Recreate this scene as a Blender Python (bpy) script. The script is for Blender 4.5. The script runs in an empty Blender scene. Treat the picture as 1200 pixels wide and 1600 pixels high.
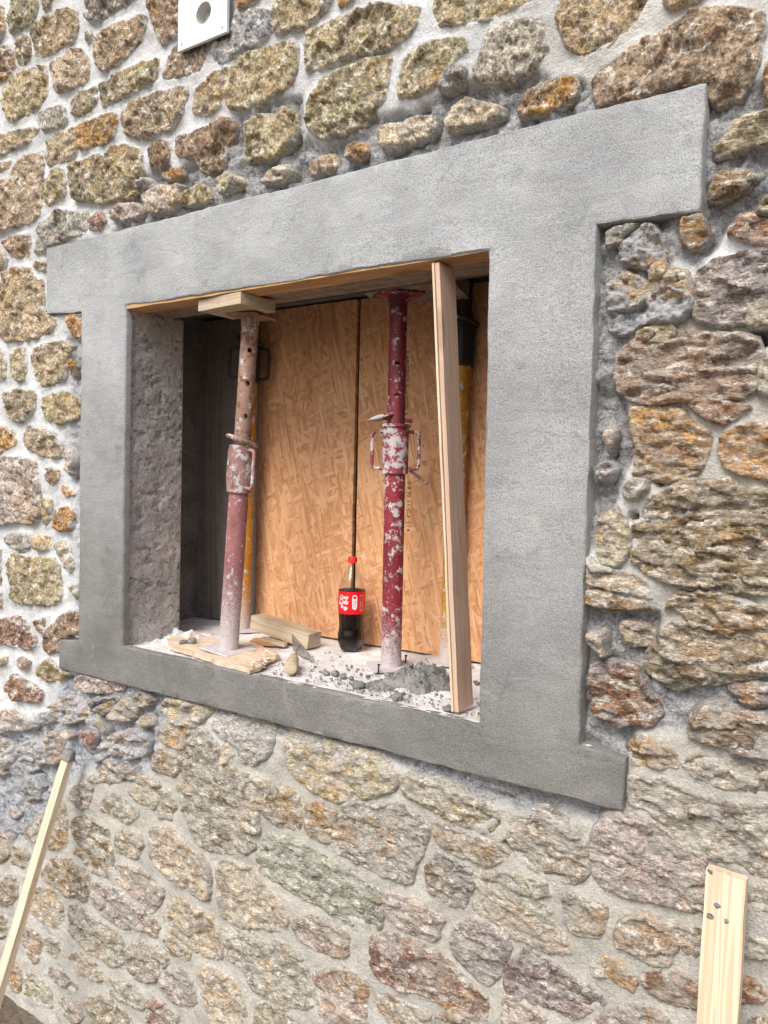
import bpy, math, random
import numpy as np
from mathutils import Vector, Matrix
from mathutils.geometry import delaunay_2d_cdt

scene = bpy.context.scene
col = scene.collection
R = math.radians

# ------------------------------------------------------------------ camera, sky, sun, exposure
H0 = 1.335                                   # height of the window sill above the ground (m)
CAM = np.array([1.934, -1.5, 0.518 + H0])
YAW, PITCH, ROLL = R(-33.63), R(-2.24), R(1.39)
FPX = 1209.6                                 # focal length for a 1200 px wide frame
def _axes():
    cy, sy, cp, sp = math.cos(YAW), math.sin(YAW), math.cos(PITCH), math.sin(PITCH)
    f = np.array([sy*cp, cy*cp, sp]); r0 = np.array([cy, -sy, 0.0]); u0 = np.cross(r0, f)
    return math.cos(ROLL)*r0 + math.sin(ROLL)*u0, -math.sin(ROLL)*r0 + math.cos(ROLL)*u0, f
RX, UX, FX = _axes()
cd = bpy.data.cameras.new('camera'); cam = bpy.data.objects.new('camera', cd); col.objects.link(cam)
cd.sensor_fit = 'HORIZONTAL'; cd.sensor_width = 27.0; cd.lens = FPX/1200*27.0
cd.clip_start = 0.05; cd.clip_end = 500
mw = Matrix.Identity(4)
for i in range(3):
    mw[i][0], mw[i][1], mw[i][2], mw[i][3] = RX[i], UX[i], -FX[i], CAM[i]
cam.matrix_world = mw
scene.camera = cam

SUN_EL, SUN_AZ = R(47), R(4)               # soft daylight from high, in front of the wall and from its far end
world = bpy.data.worlds.new('World'); scene.world = world; world.use_nodes = True
wn = world.node_tree
bg = wn.nodes['Background']; bg.inputs[1].default_value = 0.10
sky = wn.nodes.new('ShaderNodeTexSky'); sky.sky_type = 'NISHITA'; sky.sun_disc = False
sky.sun_elevation = SUN_EL; sky.air_density = 1.0; sky.dust_density = 3.0; sky.ozone_density = 1.0
sdir = Vector((math.sin(SUN_AZ)*math.cos(SUN_EL), -math.cos(SUN_AZ)*math.cos(SUN_EL), math.sin(SUN_EL)))   # towards the sun
sky.sun_rotation = math.atan2(sdir.x, sdir.y)
wn.links.new(sky.outputs[0], bg.inputs[0])
sl = bpy.data.lights.new('sun', 'SUN'); sl.energy = 1.5; sl.angle = R(30); sl.color = (1.0, 0.96, 0.9)
sun = bpy.data.objects.new('sun', sl); col.objects.link(sun)
sun.rotation_euler = sdir.to_track_quat('Z', 'Y').to_euler(); sun.location = (0, -6, 8)
vs = scene.view_settings
vs.view_transform = 'Standard'; vs.look = 'None'; vs.exposure = 1.02; vs.gamma = 1.0; vs.use_curve_mapping = False
scene.cycles.use_denoising = True
scene.cycles.max_bounces = 8

# ------------------------------------------------------------------ layout helpers: photo pixel -> point on a real plane
def ray(a, b): return FX + RX*(a-600)/FPX - UX*(b-800)/FPX
def ony(a, b, y=0.0): d = ray(a, b); return CAM + d*(y-CAM[1])/d[1]
def onz(a, b, z=H0): d = ray(a, b); return CAM + d*(z-CAM[2])/d[2]
def onx(a, b, x): d = ray(a, b); return CAM + d*(x-CAM[0])/d[0]
def to_px(P):
    d = P-CAM; z = d@FX
    return np.stack([600+FPX*(d@RX)/z, 800-FPX*(d@UX)/z], -1)

rng = np.random.default_rng(7)
random.seed(7)
# ------------------------------------------------------------------ numpy noise
def _h(ix, iy, iz, s):
    n = (ix*374761393 + iy*668265263 + iz*2147483647 + s*1274126177) & 0xffffffff
    n = ((n ^ (n >> 13))*1274126177) & 0xffffffff
    n = ((n ^ (n >> 16))*2246822519) & 0xffffffff
    return ((n ^ (n >> 15)) & 0xffffff)/float(0xffffff)
def vnoise(P, s=0):
    P = np.asarray(P, float); I = np.floor(P).astype(np.int64); f = P-I; f = f*f*f*(f*(f*6-15)+10)
    o = 0
    for dx in (0, 1):
        for dy in (0, 1):
            for dz in (0, 1):
                w = (f[:, 0] if dx else 1-f[:, 0])*(f[:, 1] if dy else 1-f[:, 1])*(f[:, 2] if dz else 1-f[:, 2])
                o = o + w*_h(I[:, 0]+dx, I[:, 1]+dy, I[:, 2]+dz, s)
    return o*2-1
def fbm(P, octv=4, gain=0.5, s=0, ridged=False):
    P = np.asarray(P, float); a, o = 1.0, 0
    for k in range(octv):
        n = vnoise(P, s+k*17)
        o = o + a*((1-2*np.abs(n)) if ridged else n); P = P*2.03+11.3; a *= gain
    return o
def inpoly(x, y, poly):
    ins = np.zeros(x.shape, bool); n = len(poly)
    for i in range(n):
        x1, y1 = poly[i]; x2, y2 = poly[(i+1) % n]
        if y1 == y2: continue
        c = ((y1 > y) != (y2 > y)) & (x < (x2-x1)*(y-y1)/(y2-y1)+x1)
        ins ^= c
    return ins
def segdist(P, poly, closed=True):
    A = np.asarray(poly, float); B = np.roll(A, -1, 0)
    if not closed: A, B = A[:-1], B[:-1]
    d = B-A; L = np.maximum((d*d).sum(1), 1e-12)
    t = np.clip((((P[:, None]-A[None])*d[None]).sum(2))/L, 0, 1)
    q = A[None]+t[..., None]*d[None]
    return np.sqrt(((P[:, None]-q)**2).sum(2)).min(1)
def chaikin(p, n=1, r=0.22):
    p = np.asarray(p, float)
    for _ in range(n):
        q = np.roll(p, -1, 0)
        p = np.stack([p*(1-r)+q*r, p*r+q*(1-r)], 1).reshape(-1, 2)
    return p
def densify(p, s, closed=True):
    out = []; n = len(p)
    for i in range(n if closed else n-1):
        a, b = p[i], p[(i+1) % n]; k = max(1, int(round(np.linalg.norm(b-a)/s)))
        for j in range(k): out.append(a+(b-a)*j/k)
    if not closed: out.append(p[-1])
    return np.array(out)
def area2(p): q = np.roll(p, -1, 0); return 0.5*np.sum(p[:, 0]*q[:, 1]-q[:, 0]*p[:, 1])

# ------------------------------------------------------------------ mesh / object helpers
def npmesh(name, V, F, smooth=True):
    me = bpy.data.meshes.new(name)
    V = np.ascontiguousarray(V, np.float32)
    me.vertices.add(len(V)); me.vertices.foreach_set('co', V.ravel())
    if isinstance(F, np.ndarray):
        k = F.shape[1]; idx = F.ravel(); st = np.arange(len(F))*k
    else:
        idx = np.array([i for f in F for i in f]); ln = np.array([len(f) for f in F]); st = np.concatenate([[0], np.cumsum(ln)[:-1]])
    me.loops.add(len(idx)); me.loops.foreach_set('vertex_index', idx.astype(np.int32))
    me.polygons.add(len(st)); me.polygons.foreach_set('loop_start', st.astype(np.int32))
    me.update(calc_edges=True); me.validate()
    me.polygons.foreach_set('use_smooth', np.full(len(me.polygons), smooth))
    return me
def attr(me, name, v, typ='FLOAT'):
    a = me.attributes.new(name, typ, 'POINT')
    if typ == 'FLOAT': a.data.foreach_set('value', np.asarray(v, np.float32))
    else: a.data.foreach_set('color', np.asarray(v, np.float32).ravel())
def add(name, me, mat, parent=None, loc=None, rot=None):
    o = bpy.data.objects.new(name, me); col.objects.link(o)
    if mat is not None and me is not None: me.materials.clear() if me.materials else None; me.materials.append(mat)
    if parent is not None: o.parent = parent
    if loc is not None: o.location = Vector([float(v) for v in loc])
    if rot is not None: o.rotation_euler = rot
    return o
def tag(o, label, cat, group=None, kind=None):
    o['label'] = label; o['category'] = cat
    if group: o['group'] = group
    if kind: o['kind'] = kind
    return o
def empty(name, loc=(0, 0, 0)):
    o = bpy.data.objects.new(name, None); col.objects.link(o); o.location = Vector([float(v) for v in loc]); o.empty_display_size = 0.05
    return o
class MB:                                   # collects vertices and faces of one mesh
    def __init__(s): s.v = []; s.f = []
    def add(s, V, F):
        n = len(s.v); s.v += [tuple(map(float, p)) for p in V]; s.f += [tuple(i+n for i in f) for f in F]; return s
    def box(s, c, d, bev=0.0, M=None):      # box with bevelled edges
        x, y, z = [k/2 for k in d]
        if bev <= 0:
            V = [(sx*x, sy*y, sz*z) for sx in (-1, 1) for sy in (-1, 1) for sz in (-1, 1)]
            F = [(0, 1, 3, 2), (4, 6, 7, 5), (0, 4, 5, 1), (2, 3, 7, 6), (0, 2, 6, 4), (1, 5, 7, 3)]
        else:
            import bmesh
            bm = bmesh.new(); bmesh.ops.create_cube(bm, size=1.0)
            for v in bm.verts: v.co = Vector((v.co.x*d[0], v.co.y*d[1], v.co.z*d[2]))
            bmesh.ops.bevel(bm, geom=list(bm.edges), offset=bev, segments=2, profile=0.5, affect='EDGES')
            bm.verts.index_update()
            V = [tuple(v.co) for v in bm.verts]; F = [tuple(v.index for v in f.verts) for f in bm.faces]; bm.free()
        V = [Vector(p) for p in V]
        if M is not None: V = [M @ p for p in V]
        return s.add([(p[0]+c[0], p[1]+c[1], p[2]+c[2]) for p in V], F)
    def lathe(s, prof, n=32, cap=True, lobe=None):
        V = []; F = []; m = len(prof)
        for j, (r, z) in enumerate(prof):
            for i in range(n):
                a = 2*math.pi*i/n; rr, zz = (r, z) if lobe is None else lobe(r, z, a)
                V.append((rr*math.cos(a), rr*math.sin(a), zz))
        for j in range(m-1):
            for i in range(n):
                k = (i+1) % n; F.append((j*n+i, j*n+k, (j+1)*n+k, (j+1)*n+i))
        if cap: F.append(tuple(range(n))[::-1]); F.append(tuple((m-1)*n+i for i in range(n)))
        return s.add(V, F)
    def tube(s, pts, r, n=10, closed=False, cap=True):
        P = [Vector(p) for p in pts]; m = len(P); V = []; F = []
        up = Vector((0, 0, 1)); prev = None
        for j in range(m):
            t = (P[(j+1) % m]-P[j-1]) if (closed or 0 < j < m-1) else (P[1]-P[0] if j == 0 else P[-1]-P[-2])
            t.normalize()
            if prev is None:
                a = t.cross(up); a = a if a.length > 0.1 else t.cross(Vector((1, 0, 0)))
            else: a = prev-t*prev.dot(t)
            a.normalize(); b = t.cross(a); prev = a
            rr = r[j] if hasattr(r, '__len__') else r
            for i in range(n):
                g = 2*math.pi*i/n; V.append(P[j]+a*rr*math.cos(g)+b*rr*math.sin(g))
        for j in range(m if closed else m-1):
            k = (j+1) % m
            for i in range(n):
                q = (i+1) % n; F.append((j*n+i, j*n+q, k*n+q, k*n+i))
        if cap and not closed: F.append(tuple(range(n))[::-1]); F.append(tuple((m-1)*n+i for i in range(n)))
        return s.add(V, F)
    def mesh(s, name, smooth=False):
        me = npmesh(name, np.array(s.v), s.f, smooth)
        return me
def smooth_angle(me, deg=40):
    me.polygons.foreach_set('use_smooth', np.full(len(me.polygons), True))
    me.set_sharp_from_angle(angle=R(deg))
    return me
def rough_box(name, d, seg, amp, sc, seed=0, bev=0.002):       # a sawn board: finely divided box, length along X, slightly uneven
    lx, ly, lz = d; nx, ny, nz = seg
    V = []; F = []; ids = {}
    def vid(i, j, k):
        if (i, j, k) not in ids: ids[(i, j, k)] = len(V); V.append((-lx/2+lx*i/nx, -ly/2+ly*j/ny, -lz/2+lz*k/nz))
        return ids[(i, j, k)]
    for i in range(nx):
        for j in range(ny):
            F.append((vid(i, j, 0), vid(i, j+1, 0), vid(i+1, j+1, 0), vid(i+1, j, 0))); F.append((vid(i, j, nz), vid(i+1, j, nz), vid(i+1, j+1, nz), vid(i, j+1, nz)))
        for k in range(nz):
            F.append((vid(i, 0, k), vid(i+1, 0, k), vid(i+1, 0, k+1), vid(i, 0, k+1))); F.append((vid(i, ny, k), vid(i, ny, k+1), vid(i+1, ny, k+1), vid(i+1, ny, k)))
    for j in range(ny):
        for k in range(nz):
            F.append((vid(0, j, k), vid(0, j, k+1), vid(0, j+1, k+1), vid(0, j+1, k))); F.append((vid(nx, j, k), vid(nx, j+1, k), vid(nx, j+1, k+1), vid(nx, j, k+1)))
    V = np.array(V)
    N = np.stack([fbm(V*sc+seed*3.1, 3, s=seed+q) for q in range(3)], 1)
    V = V+N*amp
    me = npmesh(name, V, F, True); me.set_sharp_from_angle(angle=R(35))
    return me

# ------------------------------------------------------------------ materials
class NT:
    def __init__(s, name):
        s.m = bpy.data.materials.new(name); s.m.use_nodes = True; s.t = s.m.node_tree; s.b = s.t.nodes['Principled BSDF']
    def n(s, typ, **k):
        x = s.t.nodes.new(typ)
        for a, v in k.items(): setattr(x, a, v)
        return x
    def put(s, sock, v):
        if isinstance(v, bpy.types.NodeSocket): s.t.links.new(v, sock)
        elif isinstance(v, tuple) and sock.type == 'RGBA' and len(v) == 3: sock.default_value = (*v, 1)
        else: sock.default_value = v
    def pos(s): return s.n('ShaderNodeNewGeometry').outputs['Position']
    def obj(s): return s.n('ShaderNodeTexCoord').outputs['Object']
    def oinfo(s, k): return s.n('ShaderNodeObjectInfo').outputs[k]
    def attr(s, name, k='Fac'): return s.n('ShaderNodeAttribute', attribute_name=name).outputs[k]
    def mapping(s, vec, scale=(1, 1, 1), rot=(0, 0, 0), loc=(0, 0, 0)):
        x = s.n('ShaderNodeMapping'); s.put(x.inputs[0], vec); x.inputs['Scale'].default_value = scale; x.inputs['Rotation'].default_value = rot; x.inputs['Location'].default_value = loc
        return x.outputs[0]
    def noise(s, vec, scale, detail=4, rough=0.55, dist=0.0, out=0):
        x = s.n('ShaderNodeTexNoise'); s.put(x.inputs['Vector'], vec); x.inputs['Scale'].default_value = scale; x.inputs['Detail'].default_value = detail
        x.inputs['Roughness'].default_value = rough; x.inputs['Distortion'].default_value = dist
        return x.outputs[out]
    def vor(s, vec, scale, feat='F1', out='Distance', rnd=1.0):
        x = s.n('ShaderNodeTexVoronoi', feature=feat); s.put(x.inputs['Vector'], vec); x.inputs['Scale'].default_value = scale; x.inputs['Randomness'].default_value = rnd
        return x.outputs[out]
    def ramp(s, fac, lo, hi, a=0.0, b=1.0):
        x = s.n('ShaderNodeMapRange', interpolation_type='SMOOTHSTEP'); s.put(x.inputs[0], fac)
        for k, v in zip((1, 2, 3, 4), (lo, hi, a, b)): s.put(x.inputs[k], v)
        return x.outputs[0]
    def cramp(s, fac, stops):
        x = s.n('ShaderNodeValToRGB'); s.put(x.inputs[0], fac); e = x.color_ramp.elements
        while len(e) < len(stops): e.new(0.5)
        for q, (p, c) in zip(e, stops): q.position = p; q.color = (*c, 1)
        return x.outputs[0]
    def math(s, op, a, b=0.0, c=None):
        x = s.n('ShaderNodeMath', operation=op); s.put(x.inputs[0], a); s.put(x.inputs[1], b)
        if c is not None: s.put(x.inputs[2], c)
        return x.outputs[0]
    def mix(s, fac, a, b, blend='MIX'):
        x = s.n('ShaderNodeMix', data_type='RGBA', blend_type=blend, clamp_factor=True); s.put(x.inputs[0], fac); s.put(x.inputs[6], a); s.put(x.inputs[7], b)
        return x.outputs[2]
    def val(s, c, v):                       # colour times value
        x = s.n('ShaderNodeVectorMath', operation='SCALE'); s.put(x.inputs[0], c); s.put(x.inputs['Scale'], v); return x.outputs[0]
    def sep(s, v):
        x = s.n('ShaderNodeSeparateXYZ'); s.put(x.inputs[0], v); return x.outputs
    def bump(s, h, strength=0.5, dist=0.003, nrm=None):
        x = s.n('ShaderNodeBump'); x.inputs['Strength'].default_value = strength; x.inputs['Distance'].default_value = dist; s.put(x.inputs['Height'], h)
        if nrm is not None: s.put(x.inputs['Normal'], nrm)
        return x.outputs[0]
    def done(s, color=None, rough=0.9, normal=None, spec=0.3, metal=None):
        if color is not None: s.put(s.b.inputs['Base Color'], color)
        s.put(s.b.inputs['Roughness'], rough); s.b.inputs['Specular IOR Level'].default_value = spec
        if normal is not None: s.put(s.b.inputs['Normal'], normal)
        if metal is not None: s.put(s.b.inputs['Metallic'], metal)
        return s.m

def mat_stone(name, schist, own=True):
    k = NT(name); p0 = k.pos(); base = k.oinfo('Color') if own else k.attr('tone', 'Color')
    p = k.mapping(p0, (0.75, 1, 2.0), (0, R(11), 0)) if schist else p0
    A = k.sep(k.noise(p, 13, 5, 0.68, 0.9, out=1)); B = k.sep(k.noise(p, 36, 5, 0.74, 0.5, out=1))
    c = k.val(base, k.ramp(A[0], 0.34, 0.66, 0.76, 1.5))
    c = k.mix(k.ramp(A[1], 0.52, 0.68, 0, 0.5), c, k.mix(0.5, c, (0.50, 0.25, 0.06)))
    D = k.sep(k.noise(p0, 5.5, 4, 0.62, 1.0, out=1))
    c = k.mix(k.ramp(D[0], 0.53, 0.64, 0, 0.55 if schist else 0.3), c, k.mix(0.75, c, (0.56, 0.28, 0.06)))
    c = k.mix(k.ramp(D[1], 0.54, 0.64, 0, 0.6 if schist else 0.35), c, k.mix(0.8, c, (0.21, 0.165, 0.165)))
    c = k.mix(k.ramp(A[2], 0.55, 0.70, 0, 0.65), c, (0.34, 0.32, 0.29))
    c = k.mix(k.ramp(B[0], 0.49 if schist else 0.50, 0.62 if schist else 0.64, 0, 0.9 if schist else 0.85), c, (0.75, 0.69, 0.59))
    c = k.mix(k.ramp(B[1], 0.46, 0.37, 0, 0.62), c, k.val(base, 0.15))
    sp = k.noise(p, 150, 4, 0.82)
    c = k.val(c, k.ramp(sp, 0.37, 0.63, 0.6 if schist else 0.55, 1.45 if schist else 1.55))
    # mortar slurry caught on the rim and in hollows of the face
    e = k.math('ADD', k.attr('edge'), k.math('MULTIPLY', k.math('SUBTRACT', B[2], 0.5), 0.045))
    mo = k.ramp(e, 0.0, 0.006, 0.8, 0.0)
    coat = k.math('MULTIPLY', k.ramp(k.noise(p0, 20, 6, 0.74, 0.4), 0.455, 0.545), k.attr('coat'))
    c = k.mix(k.math('MAXIMUM', mo, coat), c, k.val(k.attr('mcol', 'Color'), k.ramp(sp, 0.3, 0.7, 0.68, 1.2)))
    h = k.math('ADD', k.noise(p, 42, 6, 0.7, 0.3), k.math('MULTIPLY', sp, 0.4))
    return k.done(c, 0.88, k.bump(h, 1.0, 0.0135), 0.22)
STONE = mat_stone('granite_stone', False); SCHIST = mat_stone('schist_stone', True); RUBBLE = mat_stone('rubble_stone', False, False)

def mat_mortar():
    k = NT('mortar_joint'); p = k.pos(); c = k.attr('mcol', 'Color'); rg = k.attr('rough')
    c = k.val(c, k.ramp(k.noise(p, 7, 6, 0.6), 0.3, 0.7, 0.82, 1.14))
    c = k.val(c, k.ramp(k.noise(p, 150, 5, 0.75), 0.3, 0.7, k.ramp(rg, 0, 1, 0.82, 0.55), k.ramp(rg, 0, 1, 1.14, 1.5)))
    nb = k.noise(p, 24, 6, 0.74)
    c = k.mix(k.ramp(nb, 0.55, 0.66, 0, 0.4), c, k.mix(1.0, c, (0.66, 0.6, 0.5, 1), 'MULTIPLY'))
    c = k.mix(k.math('MULTIPLY', k.ramp(nb, 0.52, 0.64, 0, 0.7), rg), c, (0.55, 0.56, 0.58))
    c = k.mix(k.math('MULTIPLY', k.ramp(nb, 0.46, 0.36, 0, 0.75), rg), c, (0.13, 0.13, 0.135))
    h = k.math('ADD', k.noise(p, 220, 5, 0.7), k.math('MULTIPLY', k.noise(p, 40, 7, 0.65), k.ramp(rg, 0, 1, 1.3, 4.0)))
    return k.done(c, 0.95, k.bump(h, 0.85, 0.008), 0.2)
MORTAR = mat_mortar()

def mat_render():
    k = NT('cement_render'); p = k.pos(); low_tone = k.attr('low_tone')
    c = k.mix(low_tone, (0.40, 0.412, 0.415), (0.215, 0.21, 0.195))  # paler cement tone above, darker and warmer towards the sill
    c = k.val(c, k.ramp(k.noise(p, 3.2, 5, 0.6, 0.3), 0.3, 0.7, 0.82, 1.14))
    c = k.mix(k.ramp(k.noise(p, 9, 6, 0.6, 0.5), 0.55, 0.75, 0, 0.28), c, (0.55, 0.53, 0.48))
    sw = k.noise(k.mapping(p, (1.0, 1, 3.2), (0, R(24), 0)), 9, 5, 0.62, 1.6)
    c = k.val(c, k.ramp(sw, 0.35, 0.65, 0.93, 1.06))
    c = k.val(c, k.ramp(k.noise(p, 17, 5, 0.7, 0.4), 0.42, 0.34, 1.0, 0.84))
    pit = k.noise(p, 330, 3, 0.7)
    c = k.val(c, k.ramp(pit, 0.32, 0.6, 0.66, 1.1))
    c = k.val(c, k.ramp(k.vor(p, 210), 0.05, 0.3, 0.8, 1.04))
    h = k.math('ADD', k.math('ADD', pit, k.math('MULTIPLY', k.noise(p, 120, 4, 0.6), 0.8)), k.math('MULTIPLY', sw, 0.4))
    return k.done(c, 0.93, k.bump(h, 0.7, 0.0035), 0.2)
RENDER = mat_render()

def mat_reveal(name, a, b, sc=1.0):
    k = NT(name); p = k.pos()
    c = k.mix(k.ramp(k.noise(p, 7*sc, 6, 0.6, 0.5), 0.35, 0.65), a, b)
    pit = k.ramp(k.noise(k.mapping(p, (1, 1, 1.8)), 55*sc, 4, 0.7, 0.6), 0.34, 0.40)
    c = k.val(c, k.ramp(k.noise(p, 170, 4, 0.7), 0.3, 0.7, 0.75, 1.2))
    c = k.val(c, k.ramp(pit, 0, 1, 0.55, 1))
    h = k.math('ADD', k.math('MULTIPLY', pit, 1.5), k.noise(p, 160, 5, 0.7))
    return k.done(c, 0.95, k.bump(h, 0.8, 0.006), 0.2)
REVEAL = mat_reveal('rough_cast_concrete', (0.37, 0.365, 0.36), (0.50, 0.49, 0.475))
CORE = mat_reveal('dark_masonry_core', (0.16, 0.15, 0.14), (0.25, 0.235, 0.22))
CLAY = mat_reveal('wet_mortar', (0.20, 0.20, 0.19), (0.29, 0.285, 0.27), 1.6)

def mat_dust():
    k = NT('plaster_dust'); p = k.pos()
    c = k.mix(k.ramp(k.noise(p, 16, 6, 0.6, 0.4), 0.4, 0.62), (0.62, 0.60, 0.58), (0.74, 0.735, 0.73))
    y = k.sep(p)[1]
    gr = k.ramp(k.math('ADD', k.noise(p, 60, 6, 0.7), k.math('MULTIPLY', y, 0.35)), 0.40, 0.47, 1, 0)
    c = k.mix(k.math('MULTIPLY', gr, 0.75), c, (0.30, 0.29, 0.27))
    sp = k.ramp(k.vor(p, 120), 0.10, 0.16, 1, 0)
    sp = k.math('MULTIPLY', sp, k.ramp(k.noise(p, 22, 3), 0.5, 0.58))
    c = k.mix(k.math('MULTIPLY', sp, 0.8), c, (0.16, 0.155, 0.15))
    return k.done(c, 0.95, k.bump(k.noise(p, 130, 6, 0.7), 0.6, 0.004), 0.2)
DUST = mat_dust()

def mat_osb(name):
    k = NT(name); p = k.obj(); c = None; hh = None
    w = k.n('ShaderNodeVectorMath', operation='ADD'); k.put(w.inputs[0], p); k.put(w.inputs[1], k.val(k.noise(p, 22, 2, 0.6, out=1), 0.012)); p = w.outputs[0]
    stops = [(0.05, (0.46, 0.205, 0.085)), (0.32, (0.60, 0.31, 0.15)), (0.58, (0.68, 0.375, 0.195)), (0.95, (0.79, 0.51, 0.30))]
    for i, (ang, sx, sz, lo) in enumerate(((6, 70, 12, 0), (-38, 75, 13, 0.50), (28, 85, 12, 0.52), (-12, 95, 11, 0.45), (60, 90, 15, 0.66), (-70, 105, 15, 0.72), (14, 125, 12, 0.6))):
        q = k.mapping(p, (1, 1, 1), (0, R(ang), 0), (i*3.7, 0, i*1.9)); q = k.mapping(q, (sx, 0.001, sz))
        vc = k.sep(k.vor(q, 1.0, out='Color'))
        grain = k.noise(k.mapping(q, (5, 1, 0.3)), 2.0, 2, 0.6)
        lc = k.math('ADD', k.math('MULTIPLY', vc[0], 0.66), k.math('MULTIPLY', k.math('SUBTRACT', grain, 0.3), 0.65))
        ht = k.math('ADD', vc[1], k.math('MULTIPLY', grain, 0.35))
        if c is None: c, hh = lc, ht
        else:
            m = k.math('GREATER_THAN', vc[2], lo)
            for nm in ('c', 'h'):
                x = k.n('ShaderNodeMix', data_type='FLOAT'); k.put(x.inputs[0], m); k.put(x.inputs[2], c if nm == 'c' else hh); k.put(x.inputs[3], lc if nm == 'c' else ht)
                if nm == 'c': c = x.outputs[0]
                else: hh = x.outputs[0]
    c = k.cramp(k.math('ADD', c, k.math('MULTIPLY', k.math('SUBTRACT', k.noise(p, 5, 4, 0.6), 0.5), 0.35)), stops)
    dk = k.ramp(k.vor(k.mapping(p, (95, 1, 22), (0, R(20), 0)), 1.0), 0.10, 0.2, 0.75, 0)
    c = k.mix(k.math('MULTIPLY', dk, k.ramp(k.noise(p, 30, 3, 0.6), 0.5, 0.6)), c, (0.20, 0.09, 0.035))
    return k.done(c, 0.62, k.bump(hh, 0.4, 0.003), 0.35)
OSB = mat_osb('strand_board')

def mat_wood(name, a, b, dark, knots=0.5, dusty=0.0, sc=1.0):
    k = NT(name); p = k.obj(); r = k.oinfo('Random')
    off = k.n('ShaderNodeCombineXYZ'); k.put(off.inputs[0], k.math('MULTIPLY', r, 13.0)); k.put(off.inputs[1], k.math('MULTIPLY', r, 7.0)); k.put(off.inputs[2], k.math('MULTIPLY', r, 5.0))
    ad = k.n('ShaderNodeVectorMath', operation='ADD'); k.put(ad.inputs[0], p); k.put(ad.inputs[1], off.outputs[0]); q0 = ad.outputs[0]
    q = k.mapping(q0, (0.35*sc, 9*sc, 9*sc))
    w = k.noise(q, 1.6, 3, 0.5, 0.6)
    ring = k.math('SINE', k.math('MULTIPLY', w, 60.0))
    fine = k.noise(k.mapping(q0, (6, 190, 190)), 1.0, 4, 0.6)
    f = k.math('ADD', k.math('MULTIPLY', k.ramp(ring, -1, 1), 0.55), k.math('MULTIPLY', fine, 0.5))
    c = k.mix(k.ramp(f, 0.1, 1.0), a, b)
    kn = k.vor(k.mapping(q0, (3.6, 10, 10)), 1.0)
    c = k.mix(k.math('MULTIPLY', k.ramp(kn, 0.12, 0.22, 1, 0), knots), c, dark)
    c = k.mix(k.ramp(k.noise(q0, 16, 6, 0.7), 0.58, 0.72, 0, 0.35), c, dark)
    if dusty: c = k.mix(k.ramp(k.noise(k.pos(), 28, 6, 0.7), 0.42, 0.62, 0, dusty), c, (0.45, 0.44, 0.42))
    return k.done(c, 0.7, k.bump(f, 0.25, 0.0015), 0.3)
PINE = mat_wood('pale_pine', (0.64, 0.46, 0.29), (0.78, 0.65, 0.47), (0.34, 0.18, 0.09), 0.75, 0.22)
PINE_PINK = mat_wood('pinkish_pine', (0.52, 0.36, 0.26), (0.60, 0.43, 0.32), (0.22, 0.12, 0.07), 0.4)
PINE_TAN = mat_wood('tan_pine', (0.46, 0.27, 0.12), (0.58, 0.38, 0.19), (0.2, 0.1, 0.04), 0.7)
PINE_GREY = mat_wood('weathered_board', (0.17, 0.13, 0.095), (0.26, 0.21, 0.155), (0.09, 0.065, 0.045), 0.4, 0.35)
PINE_OLD = mat_wood('dusty_pine_block', (0.44, 0.33, 0.2), (0.56, 0.45, 0.3), (0.22, 0.14, 0.08), 0.5, 0.45)
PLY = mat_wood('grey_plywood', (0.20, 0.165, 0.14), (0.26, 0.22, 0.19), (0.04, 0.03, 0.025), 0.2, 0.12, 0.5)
ORANGE = mat_wood('orange_offcut', (0.52, 0.24, 0.10), (0.62, 0.33, 0.16), (0.3, 0.12, 0.05), 0.1)

def mat_paint(name, base, dark, splat=0.5, rustc=(0.14, 0.065, 0.035), rust=0.2, dust_h=0.0, rough=0.5):
    k = NT(name); p = k.obj(); r = k.oinfo('Random')
    z = k.sep(p)[2]
    c = k.mix(k.ramp(k.noise(k.mapping(p, (1, 1, 0.35)), 24, 6, 0.62), 0.4, 0.66), base, dark)
    c = k.mix(k.ramp(k.noise(p, 40, 7, 0.7), 0.62-rust*0.3, 0.72-rust*0.2, 0, min(1, rust*2)), c, rustc)
    big = k.ramp(k.noise(p, 34, 8, 0.74, 0.2), 0.66-0.17*splat, 0.70-0.17*splat)
    sm = k.ramp(k.noise(p, 150, 5, 0.75), 0.70-0.11*splat, 0.74-0.11*splat)
    s = k.math('MAXIMUM', big, sm)
    if dust_h > 0:
        s = k.math('MAXIMUM', s, k.ramp(k.math('ADD', k.math('MULTIPLY', k.noise(p, 240, 5, 0.85), 2.4), k.math('MULTIPLY', z, -1.0/dust_h)), 0.72, 1.1))
    c = k.mix(k.math('MULTIPLY', s, 0.9), c, k.mix(k.noise(p, 90, 3), (0.46, 0.42, 0.42), (0.66, 0.635, 0.64)))
    rr = k.ramp(s, 0, 1, rough, 0.92)
    return k.done(c, rr, k.bump(k.math('ADD', k.math('MULTIPLY', s, 0.8), k.math('MULTIPLY', k.noise(p, 220, 4, 0.7), 0.3)), 0.5, 0.002), 0.4)
RED = mat_paint('red_paint_spattered', (0.26, 0.022, 0.035), (0.15, 0.018, 0.028), 0.75, rust=0.1, dust_h=0.28)
RED_C = mat_paint('red_paint_caked', (0.27, 0.05, 0.06), (0.17, 0.03, 0.04), 1.0, rust=0.15)
RED_I = mat_paint('red_paint_tube', (0.24, 0.025, 0.04), (0.10, 0.02, 0.03), 0.62, rust=0.25)
PINKR = mat_paint('faded_red_paint', (0.34, 0.14, 0.135), (0.26, 0.10, 0.10), 0.6, rust=0.3, dust_h=0.5, rough=0.7)
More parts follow.
